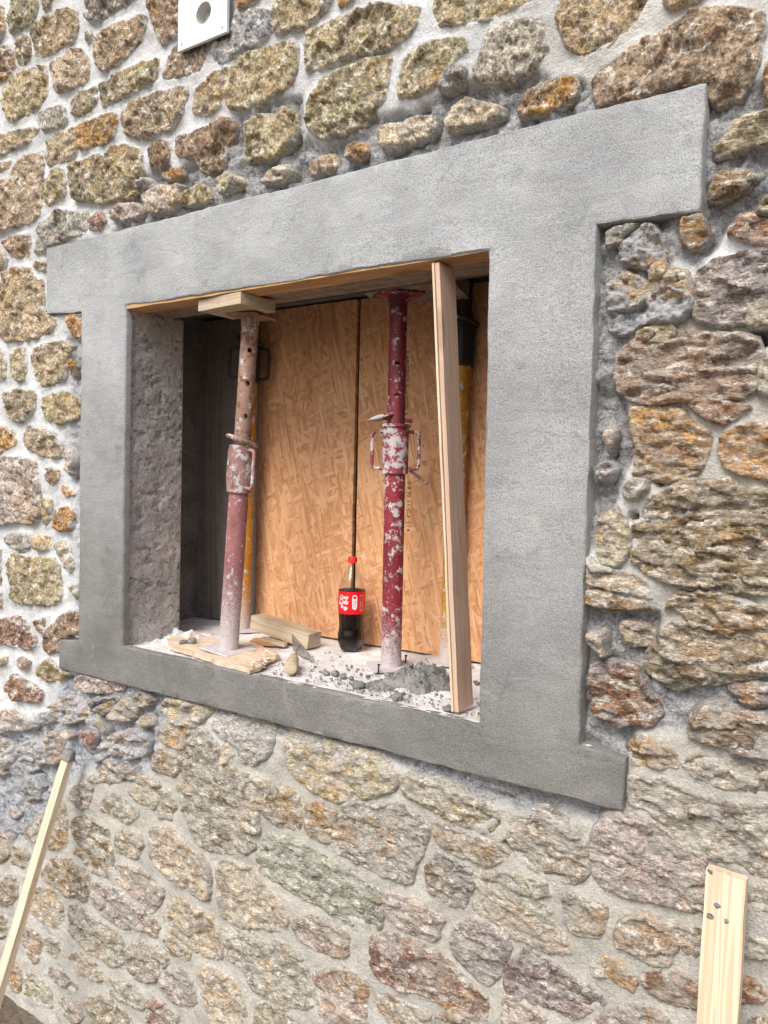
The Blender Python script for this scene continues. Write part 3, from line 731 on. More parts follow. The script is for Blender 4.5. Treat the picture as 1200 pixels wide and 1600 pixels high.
def stone_mesh(poly, seed, schist, spacing, H, coat, grow, mcol):
    q0 = poly if area2(poly) > 0 else poly[::-1]
    e1 = q0-np.roll(q0, 1, 0); e2 = np.roll(q0, -1, 0)-q0; nn = np.stack([e1[:, 1], -e1[:, 0]], 1)/np.linalg.norm(e1, axis=1)[:, None]+np.stack([e2[:, 1], -e2[:, 0]], 1)/np.linalg.norm(e2, axis=1)[:, None]
    p = chaikin(q0+nn/np.maximum(0.3, np.linalg.norm(nn, axis=1))[:, None]*grow, 1, 0.15)
    p = densify(p, spacing)
    P3 = np.stack([p[:, 0], np.full(len(p), seed*0.37), p[:, 1]], 1)
    p = p+np.stack([fbm(P3*38, 3, 0.6, s=seed), fbm(P3*38, 3, 0.6, s=seed+7)], 1)*0.0032+np.stack([fbm(P3*9, 2, s=seed+3), fbm(P3*9, 2, s=seed+4)], 1)*0.005
    if area2(p) < 0: p = p[::-1]
    lo, hi = p.min(0), p.max(0)
    xs = np.arange(lo[0], hi[0], spacing); zs = np.arange(lo[1], hi[1], spacing*0.87)
    gx, gz = np.meshgrid(xs, zs); gx = gx+(np.arange(len(zs)) % 2)[:, None]*spacing*0.5
    q = np.stack([gx.ravel(), gz.ravel()], 1)+rng.uniform(-.22, .22, (gx.size, 2))*spacing
    q = q[inpoly(q[:, 0], q[:, 1], p)]
    if len(q): q = q[segdist(q, p) > spacing*0.55]
    nb = len(p)
    V2 = [Vector((float(a), float(b))) for a, b in np.concatenate([p, q]) if True]
    vo, eo, fo, ov, oe, of = delaunay_2d_cdt(V2, [(i, (i+1) % nb) for i in range(nb)], [], 1, 1e-7)
    v = np.array([(a.x, a.y) for a in vo]); F = [tuple(f) for f in fo]
    d = segdist(v, p)
    P3 = np.stack([v[:, 0], np.full(len(v), seed*0.37), v[:, 1]], 1)
    cen = p.mean(0); ext = (hi-lo).max(); g0 = float(zones(cen[None, 0], cen[None, 1])[0][0])
    re = min(0.008, 0.13*(hi-lo).min())
    t = np.clip(d/re, 0, 1); prof = np.sqrt(np.maximum(0, 1-(1-t)**2))
    h = np.full(len(v), H*1.1)
    rr = np.random.default_rng(seed+100)
    for _ in range(5):                        # a few broken planes
        a = rr.uniform(0, 2*math.pi); sl_ = rr.uniform(0.05, 0.42)
        h = np.minimum(h, H*rr.uniform(0.8, 1.25)-sl_*H*3.2*((v-cen)@np.array([math.cos(a), math.sin(a)]))/ext)
    h = np.maximum(h, H*0.25)*prof
    rise = np.clip(d/0.006, 0, 1)
    h += rise*(fbm(P3*16, 3, 0.55, s=seed)*H*0.30+fbm(P3*50, 4, 0.66, s=seed+1)*(0.0038 if mcol is None else 0.0105))
    if schist:
        ang = R(-9)+rr.uniform(-.12, .12); u = v[:, 0]*math.cos(ang)+v[:, 1]*math.sin(ang); w = -v[:, 0]*math.sin(ang)+v[:, 1]*math.cos(ang)
        w = w+fbm(P3*10, 2, s=seed+9)*0.02; L = np.stack([u*7, np.full(len(u), seed*.37), w*26], 1)
        h += rise*fbm(L, 4, 0.6, s=seed+2, ridged=True)*0.0036
    else: h += rise*fbm(P3*27, 4, 0.6, s=seed+2, ridged=True)*0.0022
    # split faces: cells of the surface broken off at their own tilt and depth
    wv = v+np.stack([fbm(P3*22, 2, s=seed+21), fbm(P3*22, 2, s=seed+22)], 1)*0.010
    for cell, sl2, off in ((0.045, 0.20, 0.0035), (0.018, 0.16, 0.0012)):
        ncell = int(np.clip(abs(area2(p))/cell**2, 2, 60)); sd2 = np.stack([rr.uniform(lo[0], hi[0], ncell*2), rr.uniform(lo[1], hi[1], ncell*2)], 1)
        if schist: wd = (wv[:, None]-sd2[None])*np.array([0.55, 1.5])
        else: wd = wv[:, None]-sd2[None]
        ci = (wd**2).sum(2).argmin(1); tl = rr.normal(0, sl2, (len(sd2), 2)); of_ = rr.normal(0, off, len(sd2))
        h += np.clip(d/0.010, 0, 1)*(np.clip(((v-sd2[ci])*tl[ci]).sum(1), -0.008, 0.008)+of_[ci])*(0.85 if g0 < 0.5 and not schist else 1.0 if g0 > 0.5 or cen[0] > XR+0.2 and cen[1] > H0 else 0.6)
    g, c, bw, px = zones(v[:, 0], v[:, 1])
    base = depth_at(g, bw)
    y = base+0.001-np.maximum(h, 0.0)
    y = np.where(d < 1e-5, base+0.003, y)
    ins = in_surround(v[:, 0], v[:, 1], 0.004)
    y = np.where(ins, np.maximum(y, 0.016), y)
    order_b = [i for i in range(len(v)) if d[i] < 1e-6]
    # skirt running back into the wall
    nvert = len(v); cnt = {}
    for f in F:
        for i in range(3):
            e = (f[i], f[(i+1) % 3]); k = (min(e), max(e)); cnt.setdefault(k, []).append(e)
    V = np.stack([v[:, 0], y, v[:, 1]], 1).tolist(); E = {}
    eds = [e[0] for e in cnt.values() if len(e) == 1]
    back = {}
    for a, b in eds:
        for i in (a, b):
            if i not in back: back[i] = len(V); V.append([v[i, 0]+(cen[0]-v[i, 0])*0.06, y[i]+0.035, v[i, 1]+(cen[1]-v[i, 1])*0.06])
    F2 = [(f[0], f[1], f[2]) for f in F]+[t_ for a, b in eds for t_ in ((b, a, back[a]), (b, back[a], back[b]))]
    V = np.array(V); F2 = np.array(F2)
    # outward facing: the wall's face looks towards -Y
    a_, b_, c_ = V[F2[0, 0]], V[F2[0, 1]], V[F2[0, 2]]
    if np.cross(b_-a_, c_-a_)[1] > 0: F2 = F2[:, ::-1]
    ext_ = np.concatenate([d, np.zeros(len(V)-nvert)])
    if mcol is not None: c = np.tile(mcol, (len(c), 1))
    mc = np.concatenate([c, np.repeat(c[:1], len(V)-nvert, 0)])
    o = V.mean(0)
    me = npmesh('stone', V-o, F2)
    attr(me, 'edge', ext_); attr(me, 'coat', np.full(len(V), coat)); attr(me, 'mcol', np.concatenate([mc, np.ones((len(V), 1))], 1), 'FLOAT_COLOR')
    return me, o, len(F2)

POLYS = []                                    # outlines in wall coordinates, kept for the mortar's joints
for li, line in enumerate(STONES.strip().splitlines()):
    w_ = line.split(); ox, oy, sc_ = TILES[w_[0]]; tone = w_[1]
    px_ = [(ox+float(a.split(',')[0])*sc_, oy+float(a.split(',')[1])*sc_) for a in w_[2:]]
    poly = np.array([ony(a, b, 0.012)[[0, 2]] for a, b in px_])
    cpx = np.mean(px_, 0)
    schist = (cpx[0] > 890 and cpx[1] > 130) or cpx[1] > 1085
    size = math.sqrt(abs(area2(poly)))
    g_, c_, bw_, _ = zones(np.array([poly[:, 0].mean()]), np.array([poly[:, 1].mean()]))
    H = (0.015+0.10*size*0.10)*(1-0.55*bw_[0])+0.012*g_[0]
    if tone in 'P': H += 0.006
    if cpx[0] > 930 and cpx[1] < 1150: H += 0.012
    coat = {'w': 0.95, 'P': 0.45}.get(tone, 0.0)
    if cpx[1] > 1085: coat = max(coat, 0.6 if cpx[1] < 1330 else 0.5)
    if cpx[0] > 930 and cpx[1] > 300: coat = max(coat, 0.28)
    dist = float((np.array([poly[:, 0].mean(), 0, poly[:, 1].mean()])-CAM)@FX)
    me, o, nt_ = stone_mesh(poly, li+1, schist, 0.0042 if dist < 1.9 else 0.0052, H, coat, 0.0145 if cpx[1] > 1110 and cpx[0] > 250 else 0.0115 if cpx[1] > 1300 else 0.0145 if cpx[0] > 960 and cpx[1] > 380 and tone != 'P' else 0.003, (0.56, 0.57, 0.59) if tone == 'w' else None)
    tri_total += nt_
    s_ = add('stone', me, SCHIST if schist else STONE, stone_wall, o-WO)
    j = rng.uniform(0.82, 1.18); jc = rng.uniform(0.94, 1.06, 3)
    rc_ = (0.88, 0.78, 0.66) if cpx[0] > 930 and 130 < cpx[1] < 1200 and tone in 'sqrb' else (1, 1, 1)
    s_.color = (*[min(0.8, TONE[tone][k]*j*jc[k]*rc_[k]) for k in range(3)], 1)
    POLYS.append(poly)

# ------------------------------------------------------------------ mortar face of the wall (one sheet, opening left out)
def axis_pts(lo, a, b, hi, fine, coarse):
    l = np.linspace(lo, a, max(2, int((a-lo)/coarse)))[:-1]; m = np.arange(a, b, fine); r_ = np.linspace(b, hi, max(2, int((hi-b)/coarse)))
    return np.concatenate([l, m, r_])
xs = axis_pts(-2.6, -0.72, 1.85, 4.4, 0.0062, 0.04); zs = axis_pts(-0.05, 0.0, 3.5, 4.2, 0.0062, 0.04)
GX, GZ = np.meshgrid(xs, zs); gx, gz = GX.ravel(), GZ.ravel(); ng = len(gx)
sd = np.full(ng, 0.08)
for poly in POLYS:
    lo, hi = poly.min(0)-0.05, poly.max(0)+0.05
    i0, i1 = np.searchsorted(xs, [lo[0], hi[0]]); k0, k1 = np.searchsorted(zs, [lo[1], hi[1]])
    if i1 <= i0 or k1 <= k0: continue
    idx = (np.arange(k0, k1)[:, None]*len(xs)+np.arange(i0, i1)[None]).ravel()
    P = np.stack([gx[idx], gz[idx]], 1); dd = segdist(P, poly); dd = np.where(inpoly(P[:, 0], P[:, 1], poly), -dd, dd)
    sd[idx] = np.minimum(sd[idx], dd)
# further rubble outside the photographed area, so the wall goes on
fills = []
rz = np.random.default_rng(5)
zc = 0.05
while zc < 3.9:
    hgt0 = rz.uniform(0.12, 0.2); hgt = hgt0; xc = -2.6+rz.uniform(0, 0.2); z0_ = zc
    while xc < 4.3:
        wd = rz.uniform(0.1, 0.36); zc = z0_+rz.uniform(-0.02, 0.02); hgt = hgt0*rz.uniform(0.82, 1.1)
        pl = chaikin(np.array([(xc+rz.uniform(0, .03), zc+rz.uniform(0, .03)), (xc+wd*.5, zc+rz.uniform(-.01, .015)), (xc+wd-rz.uniform(.015, .05), zc+rz.uniform(0, .03)), (xc+wd-rz.uniform(.015, .04), zc+hgt*.5), (xc+wd-rz.uniform(.02, .06), zc+hgt-rz.uniform(.02, .05)), (xc+wd*.5, zc+hgt-rz.uniform(.015, .03)), (xc+rz.uniform(0, .03), zc+hgt-rz.uniform(.02, .05)), (xc, zc+hgt*.5)]), 1)
        t3 = np.concatenate([pl, [pl.mean(0)]])
        i = np.clip(np.searchsorted(xs, t3[:, 0]), 0, len(xs)-1); k = np.clip(np.searchsorted(zs, t3[:, 1]), 0, len(zs)-1)
        if sd[k*len(xs)+i].min() > 0.012 and not in_surround(t3[:, 0], t3[:, 1], 0.02).any() and not inpoly(t3[:, 0], t3[:, 1], OUT).any() and zc+hgt < 4.1:
            pp = to_px(np.stack([t3[:, 0], np.zeros(len(t3)), t3[:, 1]], 1))
            infront = (np.stack([t3[:, 0], np.zeros(len(t3)), t3[:, 1]], 1)-CAM)@FX > 0.3
            seen = infront & (pp[:, 0] > -10) & (pp[:, 0] < 1210) & (pp[:, 1] > -10) & (pp[:, 1] < 1610)
            if not seen.any() or zc < 0.9:
                me_, o_, nt_ = stone_mesh(pl, 5000+len(fills), False, 0.013, rz.uniform(0.014, 0.024), 0.0, 0.004, None)
                n_ = len(me_.vertices); co_ = np.zeros(n_*3, np.float32); me_.vertices.foreach_get('co', co_); ix_ = np.zeros(len(me_.loops), np.int32); me_.loops.foreach_get('vertex_index', ix_)
                ed_ = np.zeros(n_, np.float32); me_.attributes['edge'].data.foreach_get('value', ed_); mc_ = np.zeros(n_*4, np.float32); me_.attributes['mcol'].data.foreach_get('color', mc_)
                tn_ = np.array(TONE['tTybg'[rz.integers(0, 5)]])*rz.uniform(0.8, 1.15)
                fills.append((co_.reshape(-1, 3)+o_-WO, ix_.reshape(-1, 3), ed_, mc_.reshape(-1, 4), np.tile([*tn_, 1], (n_, 1)))); bpy.data.meshes.remove(me_)
        zc = z0_; hgt = hgt0
        xc += wd+rz.uniform(-0.004, 0.012)
    zc += hgt+rz.uniform(-0.012, 0.004)
off_ = np.cumsum([0]+[len(f[0]) for f in fills])
fm = npmesh('stone_rubble', np.concatenate([f[0] for f in fills]), np.concatenate([f[1]+off_[k] for k, f in enumerate(fills)]))
attr(fm, 'edge', np.concatenate([f[2] for f in fills])); attr(fm, 'coat', np.zeros(off_[-1])); attr(fm, 'mcol', np.concatenate([f[3] for f in fills]), 'FLOAT_COLOR'); attr(fm, 'tone', np.concatenate([f[4] for f in fills]), 'FLOAT_COLOR')
fo_ = add('stone_rubble', fm, RUBBLE, stone_wall, (0, 0, 0)); fo_['kind'] = 'stuff'

g, c, bw, px = zones(gx, gz)
P3 = np.stack([gx, np.zeros(ng), gz], 1)
y = depth_at(g, bw)+fbm(P3*7, 3, s=41)*0.0035+fbm(P3*30, 4, 0.6, s=43)*(0.0012+0.009*g)+g*fbm(P3*16, 4, 0.6, s=47, ridged=True)*0.009
y += np.where(bw > .5, fbm(P3*20, 3, s=49)*0.0026, 0)+fbm(P3*55, 3, 0.6, s=50)*0.0011
y -= np.clip(1-np.abs(sd)/0.009, 0, 1)*0.0022*(1-g)                        # the pointing laps a little onto the stones
y += np.clip(sd/0.03, 0, 1)*0.004*(1-bw)                                    # and dishes between them
y += np.clip((-sd-0.007)/0.01, 0, 1)*0.03                                   # behind the stones
for hx, hy, hr in HOLES:
    dd = np.hypot((px[:, 0]-hx)*1.1, px[:, 1]-hy)/hr+fbm(P3*60, 2, s=51)*0.35
    y += np.clip(1.35-dd, 0, 1)*0.075
ins = in_surround(gx, gz, 0.003); y = np.where(ins, np.maximum(y, 0.022), y)
nx_, nz_ = len(xs), len(zs)
ii, kk = np.meshgrid(np.arange(nx_-1), np.arange(nz_-1)); b0 = (kk*nx_+ii).ravel()
Q = np.stack([b0, b0+1, b0+nx_+1, b0+nx_], 1)
cx, cz = (gx[Q[:, 0]]+gx[Q[:, 2]])/2, (gz[Q[:, 0]]+gz[Q[:, 2]])/2
keep = ~((cx > XL-0.03) & (cx < XR+0.03) & (cz > H0-0.03) & (cz < ZT+0.03))
Q = Q[keep]
me = npmesh('mortar', np.stack([gx, y, gz], 1)-WO, Q)
attr(me, 'mcol', np.concatenate([c, np.ones((ng, 1))], 1), 'FLOAT_COLOR'); attr(me, 'rough', g)
add('mortar', me, MORTAR, stone_wall, (0, 0, 0))
# ------------------------------------------------------------------ cement surround of the opening
surround = empty('window_surround', (float((XL+XR)/2), 0.0, H0)); SO = np.array([(XL+XR)/2, 0.0, H0])
tag(surround, 'smooth grey cement window surround with stepped lintel and sill ends', 'window surround')
def vnormals(p):                              # outward normals of a counter-clockwise outline, mitred
    a = np.roll(p, 1, 0); b = np.roll(p, -1, 0)
    e1 = p-a; e2 = b-p; e1 /= np.linalg.norm(e1, axis=1)[:, None]; e2 /= np.linalg.norm(e2, axis=1)[:, None]
    n1 = np.stack([e1[:, 1], -e1[:, 0]], 1); n2 = np.stack([e2[:, 1], -e2[:, 0]], 1); n = n1+n2; n /= np.linalg.norm(n, axis=1)[:, None]
    return n/np.maximum(0.5, (n*n1).sum(1))[:, None]
def ring_pts(p, s, amp, seed):
    p = p if area2(p) > 0 else p[::-1]
    q = densify(p, s); n = vnormals(q); P3 = np.stack([q[:, 0], np.full(len(q), seed), q[:, 1]], 1)
    return q+n*((fbm(P3*26, 3, 0.6, s=seed)*amp+fbm(P3*5, 2, s=seed+5)*amp*0.8))[:, None]
o_ = ring_pts(OUT, 0.012, 0.0016, 61); i_ = ring_pts(INN, 0.012, 0.0014, 62)
no, ni = vnormals(o_), vnormals(i_)
rings_o = [(o_-no*0.0045, 0.0), (o_-no*0.0013, 0.0013), (o_, 0.0045), (o_, 0.095)]
rings_i = [(i_+ni*0.0045, 0.0), (i_+ni*0.0013, 0.0013), (i_, 0.0045), (i_, 0.022)]
V = []; F = []
fo, fi = rings_o[0][0], rings_i[0][0]
gxx, gzz = np.meshgrid(np.arange(OUT[:, 0].min(), OUT[:, 0].max(), 0.02), np.arange(OUT[:, 1].min(), OUT[:, 1].max(), 0.02)); q = np.stack([gxx.ravel(), gzz.ravel()], 1)
q = q[inpoly(q[:, 0], q[:, 1], fo) & ~inpoly(q[:, 0], q[:, 1], fi)]; q = q[(segdist(q, fo) > 0.009) & (segdist(q, fi) > 0.009)]
a, b = len(fo), len(fi)
vo, eo, tf, *_ = delaunay_2d_cdt([Vector((float(s), float(t))) for s, t in np.concatenate([fo, fi, q])], [(k, (k+1) % a) for k in range(a)]+[(a+k, a+(k+1) % b) for k in range(b)], [], 1, 1e-7)
v2 = np.array([(s.x, s.y) for s in vo]); T = np.array([tuple(t) for t in tf]); cc = v2[T].mean(1); T = T[~inpoly(cc[:, 0], cc[:, 1], fi)]
P3 = np.stack([v2[:, 0], np.zeros(len(v2)), v2[:, 1]], 1)
yy = fbm(P3*3.5, 3, s=71)*0.0016+fbm(P3*14, 2, s=72)*0.0006
V = np.stack([v2[:, 0], yy, v2[:, 1]], 1).tolist(); F = [tuple(t[::1]) for t in T]
def strips(rings, flip):
    base = len(V); n = len(rings[0][0])
    for k, (r_, yv) in enumerate(rings):
        for p_ in r_: V.append([p_[0], yv+(float(fbm(np.array([[p_[0], 0, p_[1]]])*3.5, 3, s=71)[0])*0.0016 if k == 0 else 0), p_[1]])
    for k in range(len(rings)-1):
        for m in range(n):
            f = (base+k*n+m, base+k*n+(m+1) % n, base+(k+1)*n+(m+1) % n, base+(k+1)*n+m); F.append(f[::-1] if flip else f)
strips(rings_o, False); strips(rings_i, True)
V = np.array(V)
tf0 = F[0]; nrm = np.cross(V[tf0[1]]-V[tf0[0]], V[tf0[2]]-V[tf0[0]])
me = npmesh('render_face', V-SO, F)
import bmesh
bm = bmesh.new(); bm.from_mesh(me); bmesh.ops.remove_doubles(bm, verts=bm.verts, dist=0.0002); bmesh.ops.recalc_face_normals(bm, faces=bm.faces); bm.to_mesh(me); bm.free()
co = np.zeros(len(me.vertices)*3); me.vertices.foreach_get('co', co); co = co.reshape(-1, 3)+SO
fr = np.array([f.normal.y for f in me.polygons if abs(f.normal.y) > 0.9])
if fr.mean() > 0: me.flip_normals()
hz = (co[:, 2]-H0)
low_tone = np.clip(1.0-(hz+0.02)/0.95+fbm(co*2.5, 3, s=81)*0.16, 0, 1)*np.clip(0.62+0.5*(co[:, 0]-XL)/(XR-XL)*0+0.38, 0, 1)  # grows from lintel down to sill with some wobble; darkens the cement colour
attr(me, 'low_tone', low_tone)
me.polygons.foreach_set('use_smooth', np.full(len(me.polygons), True)); me.set_sharp_from_angle(angle=R(50))
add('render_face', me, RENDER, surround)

def sheet(name, origin, du, dv, nu, nv, amp, sc, nrm, mat, parent, PO, seed, extra=None):
    u, v = np.meshgrid(np.linspace(0, 1, nu), np.linspace(0, 1, nv)); u, v = u.ravel(), v.ravel()
    P = np.array(origin)+u[:, None]*np.array(du)+v[:, None]*np.array(dv)
    h = fbm(P*sc, 5, 0.6, s=seed)*amp
    if extra is not None: h = h+extra(P)
    P2 = P+h[:, None]*np.array(nrm)
    ii, kk = np.meshgrid(np.arange(nu-1), np.arange(nv-1)); b0 = (kk*nu+ii).ravel()
    return add(name, npmesh(name, P2-PO, np.stack([b0, b0+1, b0+nu+1, b0+nu], 1)), mat, parent)
XB = -0.232; YR = 0.226; YB = 0.5; XBR = XR+0.22; ZC = ZT+0.085
def pits(P): return -np.clip(fbm(P*np.array([30, 30, 55]), 3, 0.6, s=91)-0.4, 0, 1)*0.009
sheet('reveal', (XL-0.006, 0.016, H0-0.03), (0, YR-0.016, 0), (0, 0, ZT-H0+0.06), 60, 260, 0.0022, 30, (1, 0, 0), REVEAL, surround, SO, 5, pits)
sheet('reveal', (XR+0.006, YR, H0-0.03), (0, 0.016-YR, 0), (0, 0, ZT-H0+0.06), 30, 100, 0.0045, 30, (-1, 0, 0), REVEAL, surround, SO, 6)
sheet('sill_bed', (XB-0.03, 0.0045, H0), (XBR-XB+0.06, 0, 0), (0, 0.62, 0), 320, 130, 0.0022, 24, (0, 0, 1), DUST, surround, SO, 7,
      lambda P: -0.004+np.clip(0.05-P[:, 1], 0, 0.05)*0.06+np.clip(1-np.hypot(P[:, 0]-XL, P[:, 1]-0.2)/0.16, 0, 1)**1.5*0.035*(0.6+fbm(P*25, 3, s=4)))
# the recess behind the opening: returns, cheeks, ceiling and back
lin = MB()
def quad(p, q, r, s): lin.add([np.array(k)-WO for k in (p, q, r, s)], [(0, 1, 2, 3)])
zf, ztop = H0-0.05, ZC+0.3
quad((XB-.0, YR, zf), (XL-0.004, YR, zf), (XL-0.004, YR, ztop), (XB, YR, ztop)); quad((XB, YR, zf), (XB, 0.64, zf), (XB, 0.64, ztop), (XB, YR, ztop))
quad((XR+0.004, YR, zf), (XBR, YR, zf), (XBR, YR, ztop), (XR+0.004, YR, ztop)); quad((XBR, YR, zf), (XBR, 0.64, zf), (XBR, 0.64, ztop), (XBR, YR, ztop))
quad((XB-.1, 0.19, ZC), (XBR+.1, 0.19, ZC), (XBR+.1, 0.66, ZC), (XB-.1, 0.66, ZC)); quad((XB-.1, 0.64, zf), (XBR+.1, 0.64, zf), (XBR+.1, 0.64, ztop), (XB-.1, 0.64, ztop))
quad((XB-.1, 0.19, ZT), (XBR+.1, 0.19, ZT), (XBR+.1, 0.19, ztop), (XB-.1, 0.19, ztop)); quad((XB-.1, 0.02, ZT+0.03), (XBR+.1, 0.02, ZT+0.03), (XBR+.1, 0.19, ZT+0.03), (XB-.1, 0.19, ZT+0.03))
add('recess_lining', lin.mesh('recess_lining'), CORE, stone_wall)
# thick body of the wall behind its face, so no light comes through from behind
body = MB()
for x0, x1, z0, z1 in ((-2.6, XB-0.02, -0.05, 4.2), (XBR+0.02, 4.4, -0.05, 4.2), (XB-0.02, XBR+0.02, -0.05, H0-0.06), (XB-0.02, XBR+0.02, ZC+0.31, 4.2)):
    body.box(np.array([(x0+x1)/2, 0.40, (z0+z1)/2])-WO, (x1-x0, 0.52, z1-z0))
body.box(np.array([(XB+XBR)/2, 0.70, (H0+ZC)/2])-WO, (XBR-XB+0.2, 0.08, ZC-H0+0.8))
add('wall_core', body.mesh('wall_core'), CORE, stone_wall)

# ------------------------------------------------------------------ ground
nu = 140
gxs = np.concatenate([np.linspace(-60, -3, 12)[:-1], np.linspace(-3, 4, nu), np.linspace(4, 60, 12)[1:]]); gys = np.concatenate([np.linspace(-60, -3.5, 12)[:-1], np.linspace(-3.5, 0.1, 90), np.linspace(0.1, 60, 8)[1:]])
X, Y = np.meshgrid(gxs, gys); P = np.stack([X.ravel(), Y.ravel(), np.zeros(X.size)], 1)
near = np.clip(1-np.abs(P[:, 1]+1.6)/2.2, 0, 1)
P[:, 2] = near*(fbm(P*3, 4, s=15)*0.012+fbm(P*14, 3, s=16)*0.008)-0.006
ii, kk = np.meshgrid(np.arange(len(gxs)-1), np.arange(len(gys)-1)); b0 = (kk*len(gxs)+ii).ravel()
gr = add('ground', npmesh('ground', P, np.stack([b0, b0+1, b0+len(gxs)+1, b0+len(gxs)], 1)), EARTH); gr['kind'] = 'structure'; gr['label'] = 'bare trodden earth at the foot of the wall'
def rock(mb, c, r, seed, flat=0.65, sub=1):
    bm = bmesh.new(); bmesh.ops.create_icosphere(bm, subdivisions=sub, radius=1.0)
    co = np.array([tuple(v.co) for v in bm.verts]); f = [tuple(v.index for v in p.verts) for p in bm.faces]; bm.free()
    rr = np.random.default_rng(seed); k = 1+0.45*fbm(co*1.3+seed*1.7, 3, 0.6, s=seed)
    a = rr.uniform(0, 6.28); co = co*k[:, None]*np.array([rr.uniform(.75, 1.3), rr.uniform(.7, 1.1), flat]); ca, sa = math.cos(a), math.sin(a)
    co = np.stack([co[:, 0]*ca-co[:, 1]*sa, co[:, 0]*sa+co[:, 1]*ca, co[:, 2]], 1)*r
    mb.add(co+np.array(c), f)
pb = MB()
for k in range(420):
    x, yv = rng.uniform(-1.4, 2.6), -abs(rng.normal(0, 0.55))-0.03; r_ = rng.uniform(0.004, 0.018)
    rock(pb, (x, yv, r_*0.2), r_, k)
pe = add('loose_gravel', pb.mesh('loose_gravel', True), CLAY); pe['kind'] = 'stuff'; pe['label'] = 'loose chips and grit on the earth below the wall'; pe['category'] = 'gravel'

# ------------------------------------------------------------------ boards behind and above the opening
def orient(o, c, xdir, zhint):
    x = Vector([float(k) for k in xdir]).normalized(); z = Vector([float(k) for k in zhint]); z = (z-x*z.dot(x)).normalized(); yv = z.cross(x)
    M = Matrix.Identity(4)
    for i in range(3): M[i][0], M[i][1], M[i][2], M[i][3] = x[i], yv[i], z[i], float(c[i])
    o.matrix_world = M
    return o
def board(name, label, cat, c, d, xdir, zhint, mat, seed, amp=0.0012, group=None, seg=None):
    seg = seg or (max(4, int(d[0]/0.03)), max(2, int(d[1]/0.02)), max(2, int(d[2]/0.02)))
    o = add(name, rough_box(name, d, seg, amp, 9, seed), mat); orient(o, c, xdir, zhint)
    if label: tag(o, label, cat, group)
    return o
def osb_sheet(x0, x1, label, lean=0.0):
    z1 = ZC-0.012; me = rough_box('strand_board_sheet', (x1-x0, 0.013, z1-H0), (40, 1, 40), 0.0006, 8, int(x0*100) % 50)
    o = add('strand_board_sheet', me, OSB, None, ((x0+x1)/2, YB+0.012, (z1+H0)/2+0.004), (0, R(lean), 0)); tag(o, label, 'board', 'strand board sheets closing the opening'); return o
osb_sheet(0.068, 0.4795, 'tall strand board sheet behind the cola bottle and the rusty prop', 0.0)
sh2 = osb_sheet(0.4945, XBR-0.004, 'wide strand board sheet with stencilled print behind the red prop', -0.25)
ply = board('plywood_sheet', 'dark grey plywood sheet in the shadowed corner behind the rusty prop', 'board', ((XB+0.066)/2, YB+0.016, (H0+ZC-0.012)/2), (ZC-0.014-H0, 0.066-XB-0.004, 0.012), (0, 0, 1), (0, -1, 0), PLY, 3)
pl = board('formwork_plank', 'long tan pine plank under the front edge of the lintel', 'plank', ((XL+XR)/2, 0.0385, ZT+0.0105), (XR-XL+0.02, 0.069, 0.027), (1, 0, 0.0), (0, 0, 1), PINE_TAN, 4, 0.0016)
board('formwork_board', 'grey weathered board under the lintel behind the tan pine plank', 'board', ((XL+XR)/2, 0.131, ZT+0.0155), (XR-XL+0.06, 0.112, 0.024), (1, 0, 0), (0, 0, 1), PINE_GREY, 5, 0.0016)
def slab_block(name, label, Lc, Nc, Rc, thick, mat, seed):           # block given by three lower corners
    Lc, Nc, Rc = map(np.array, (Lc, Nc, Rc)); a = Nc-Lc; b = Rc-Nc; a[2] = b[2] = 0
    la, lb = np.linalg.norm(a), np.linalg.norm(b)
    b2 = np.array([-a[1], a[0], 0])/la; b2 *= np.sign(b2@b)
    c = (Lc+Nc)/2+b2*lb/2+np.array([0, 0, thick/2])
    return board(name, label, 'wood block', c, (la, lb, thick), a/la, (0, 0, 1), mat, seed, 0.0012), c, la, lb
b1, c1, *d1 = slab_block('prop_block', 'pale wood block wedged between the rusty prop and the lintel board', onz(309, 486, ZT-0.036), onz(376, 474, ZT-0.036), onz(446, 484, ZT-0.036), 0.031, PINE_OLD, 6)
zb2 = H0+1.034
b2, c2, *d2 = slab_block('prop_block', 'dark wide board lying across the head of the red prop', onz(545, 441, zb2), onz(592, 475, zb2), onz(712, 456, zb2), 0.045, PINE_GREY, 7)
print('blocks', c1, d1, c2, d2)

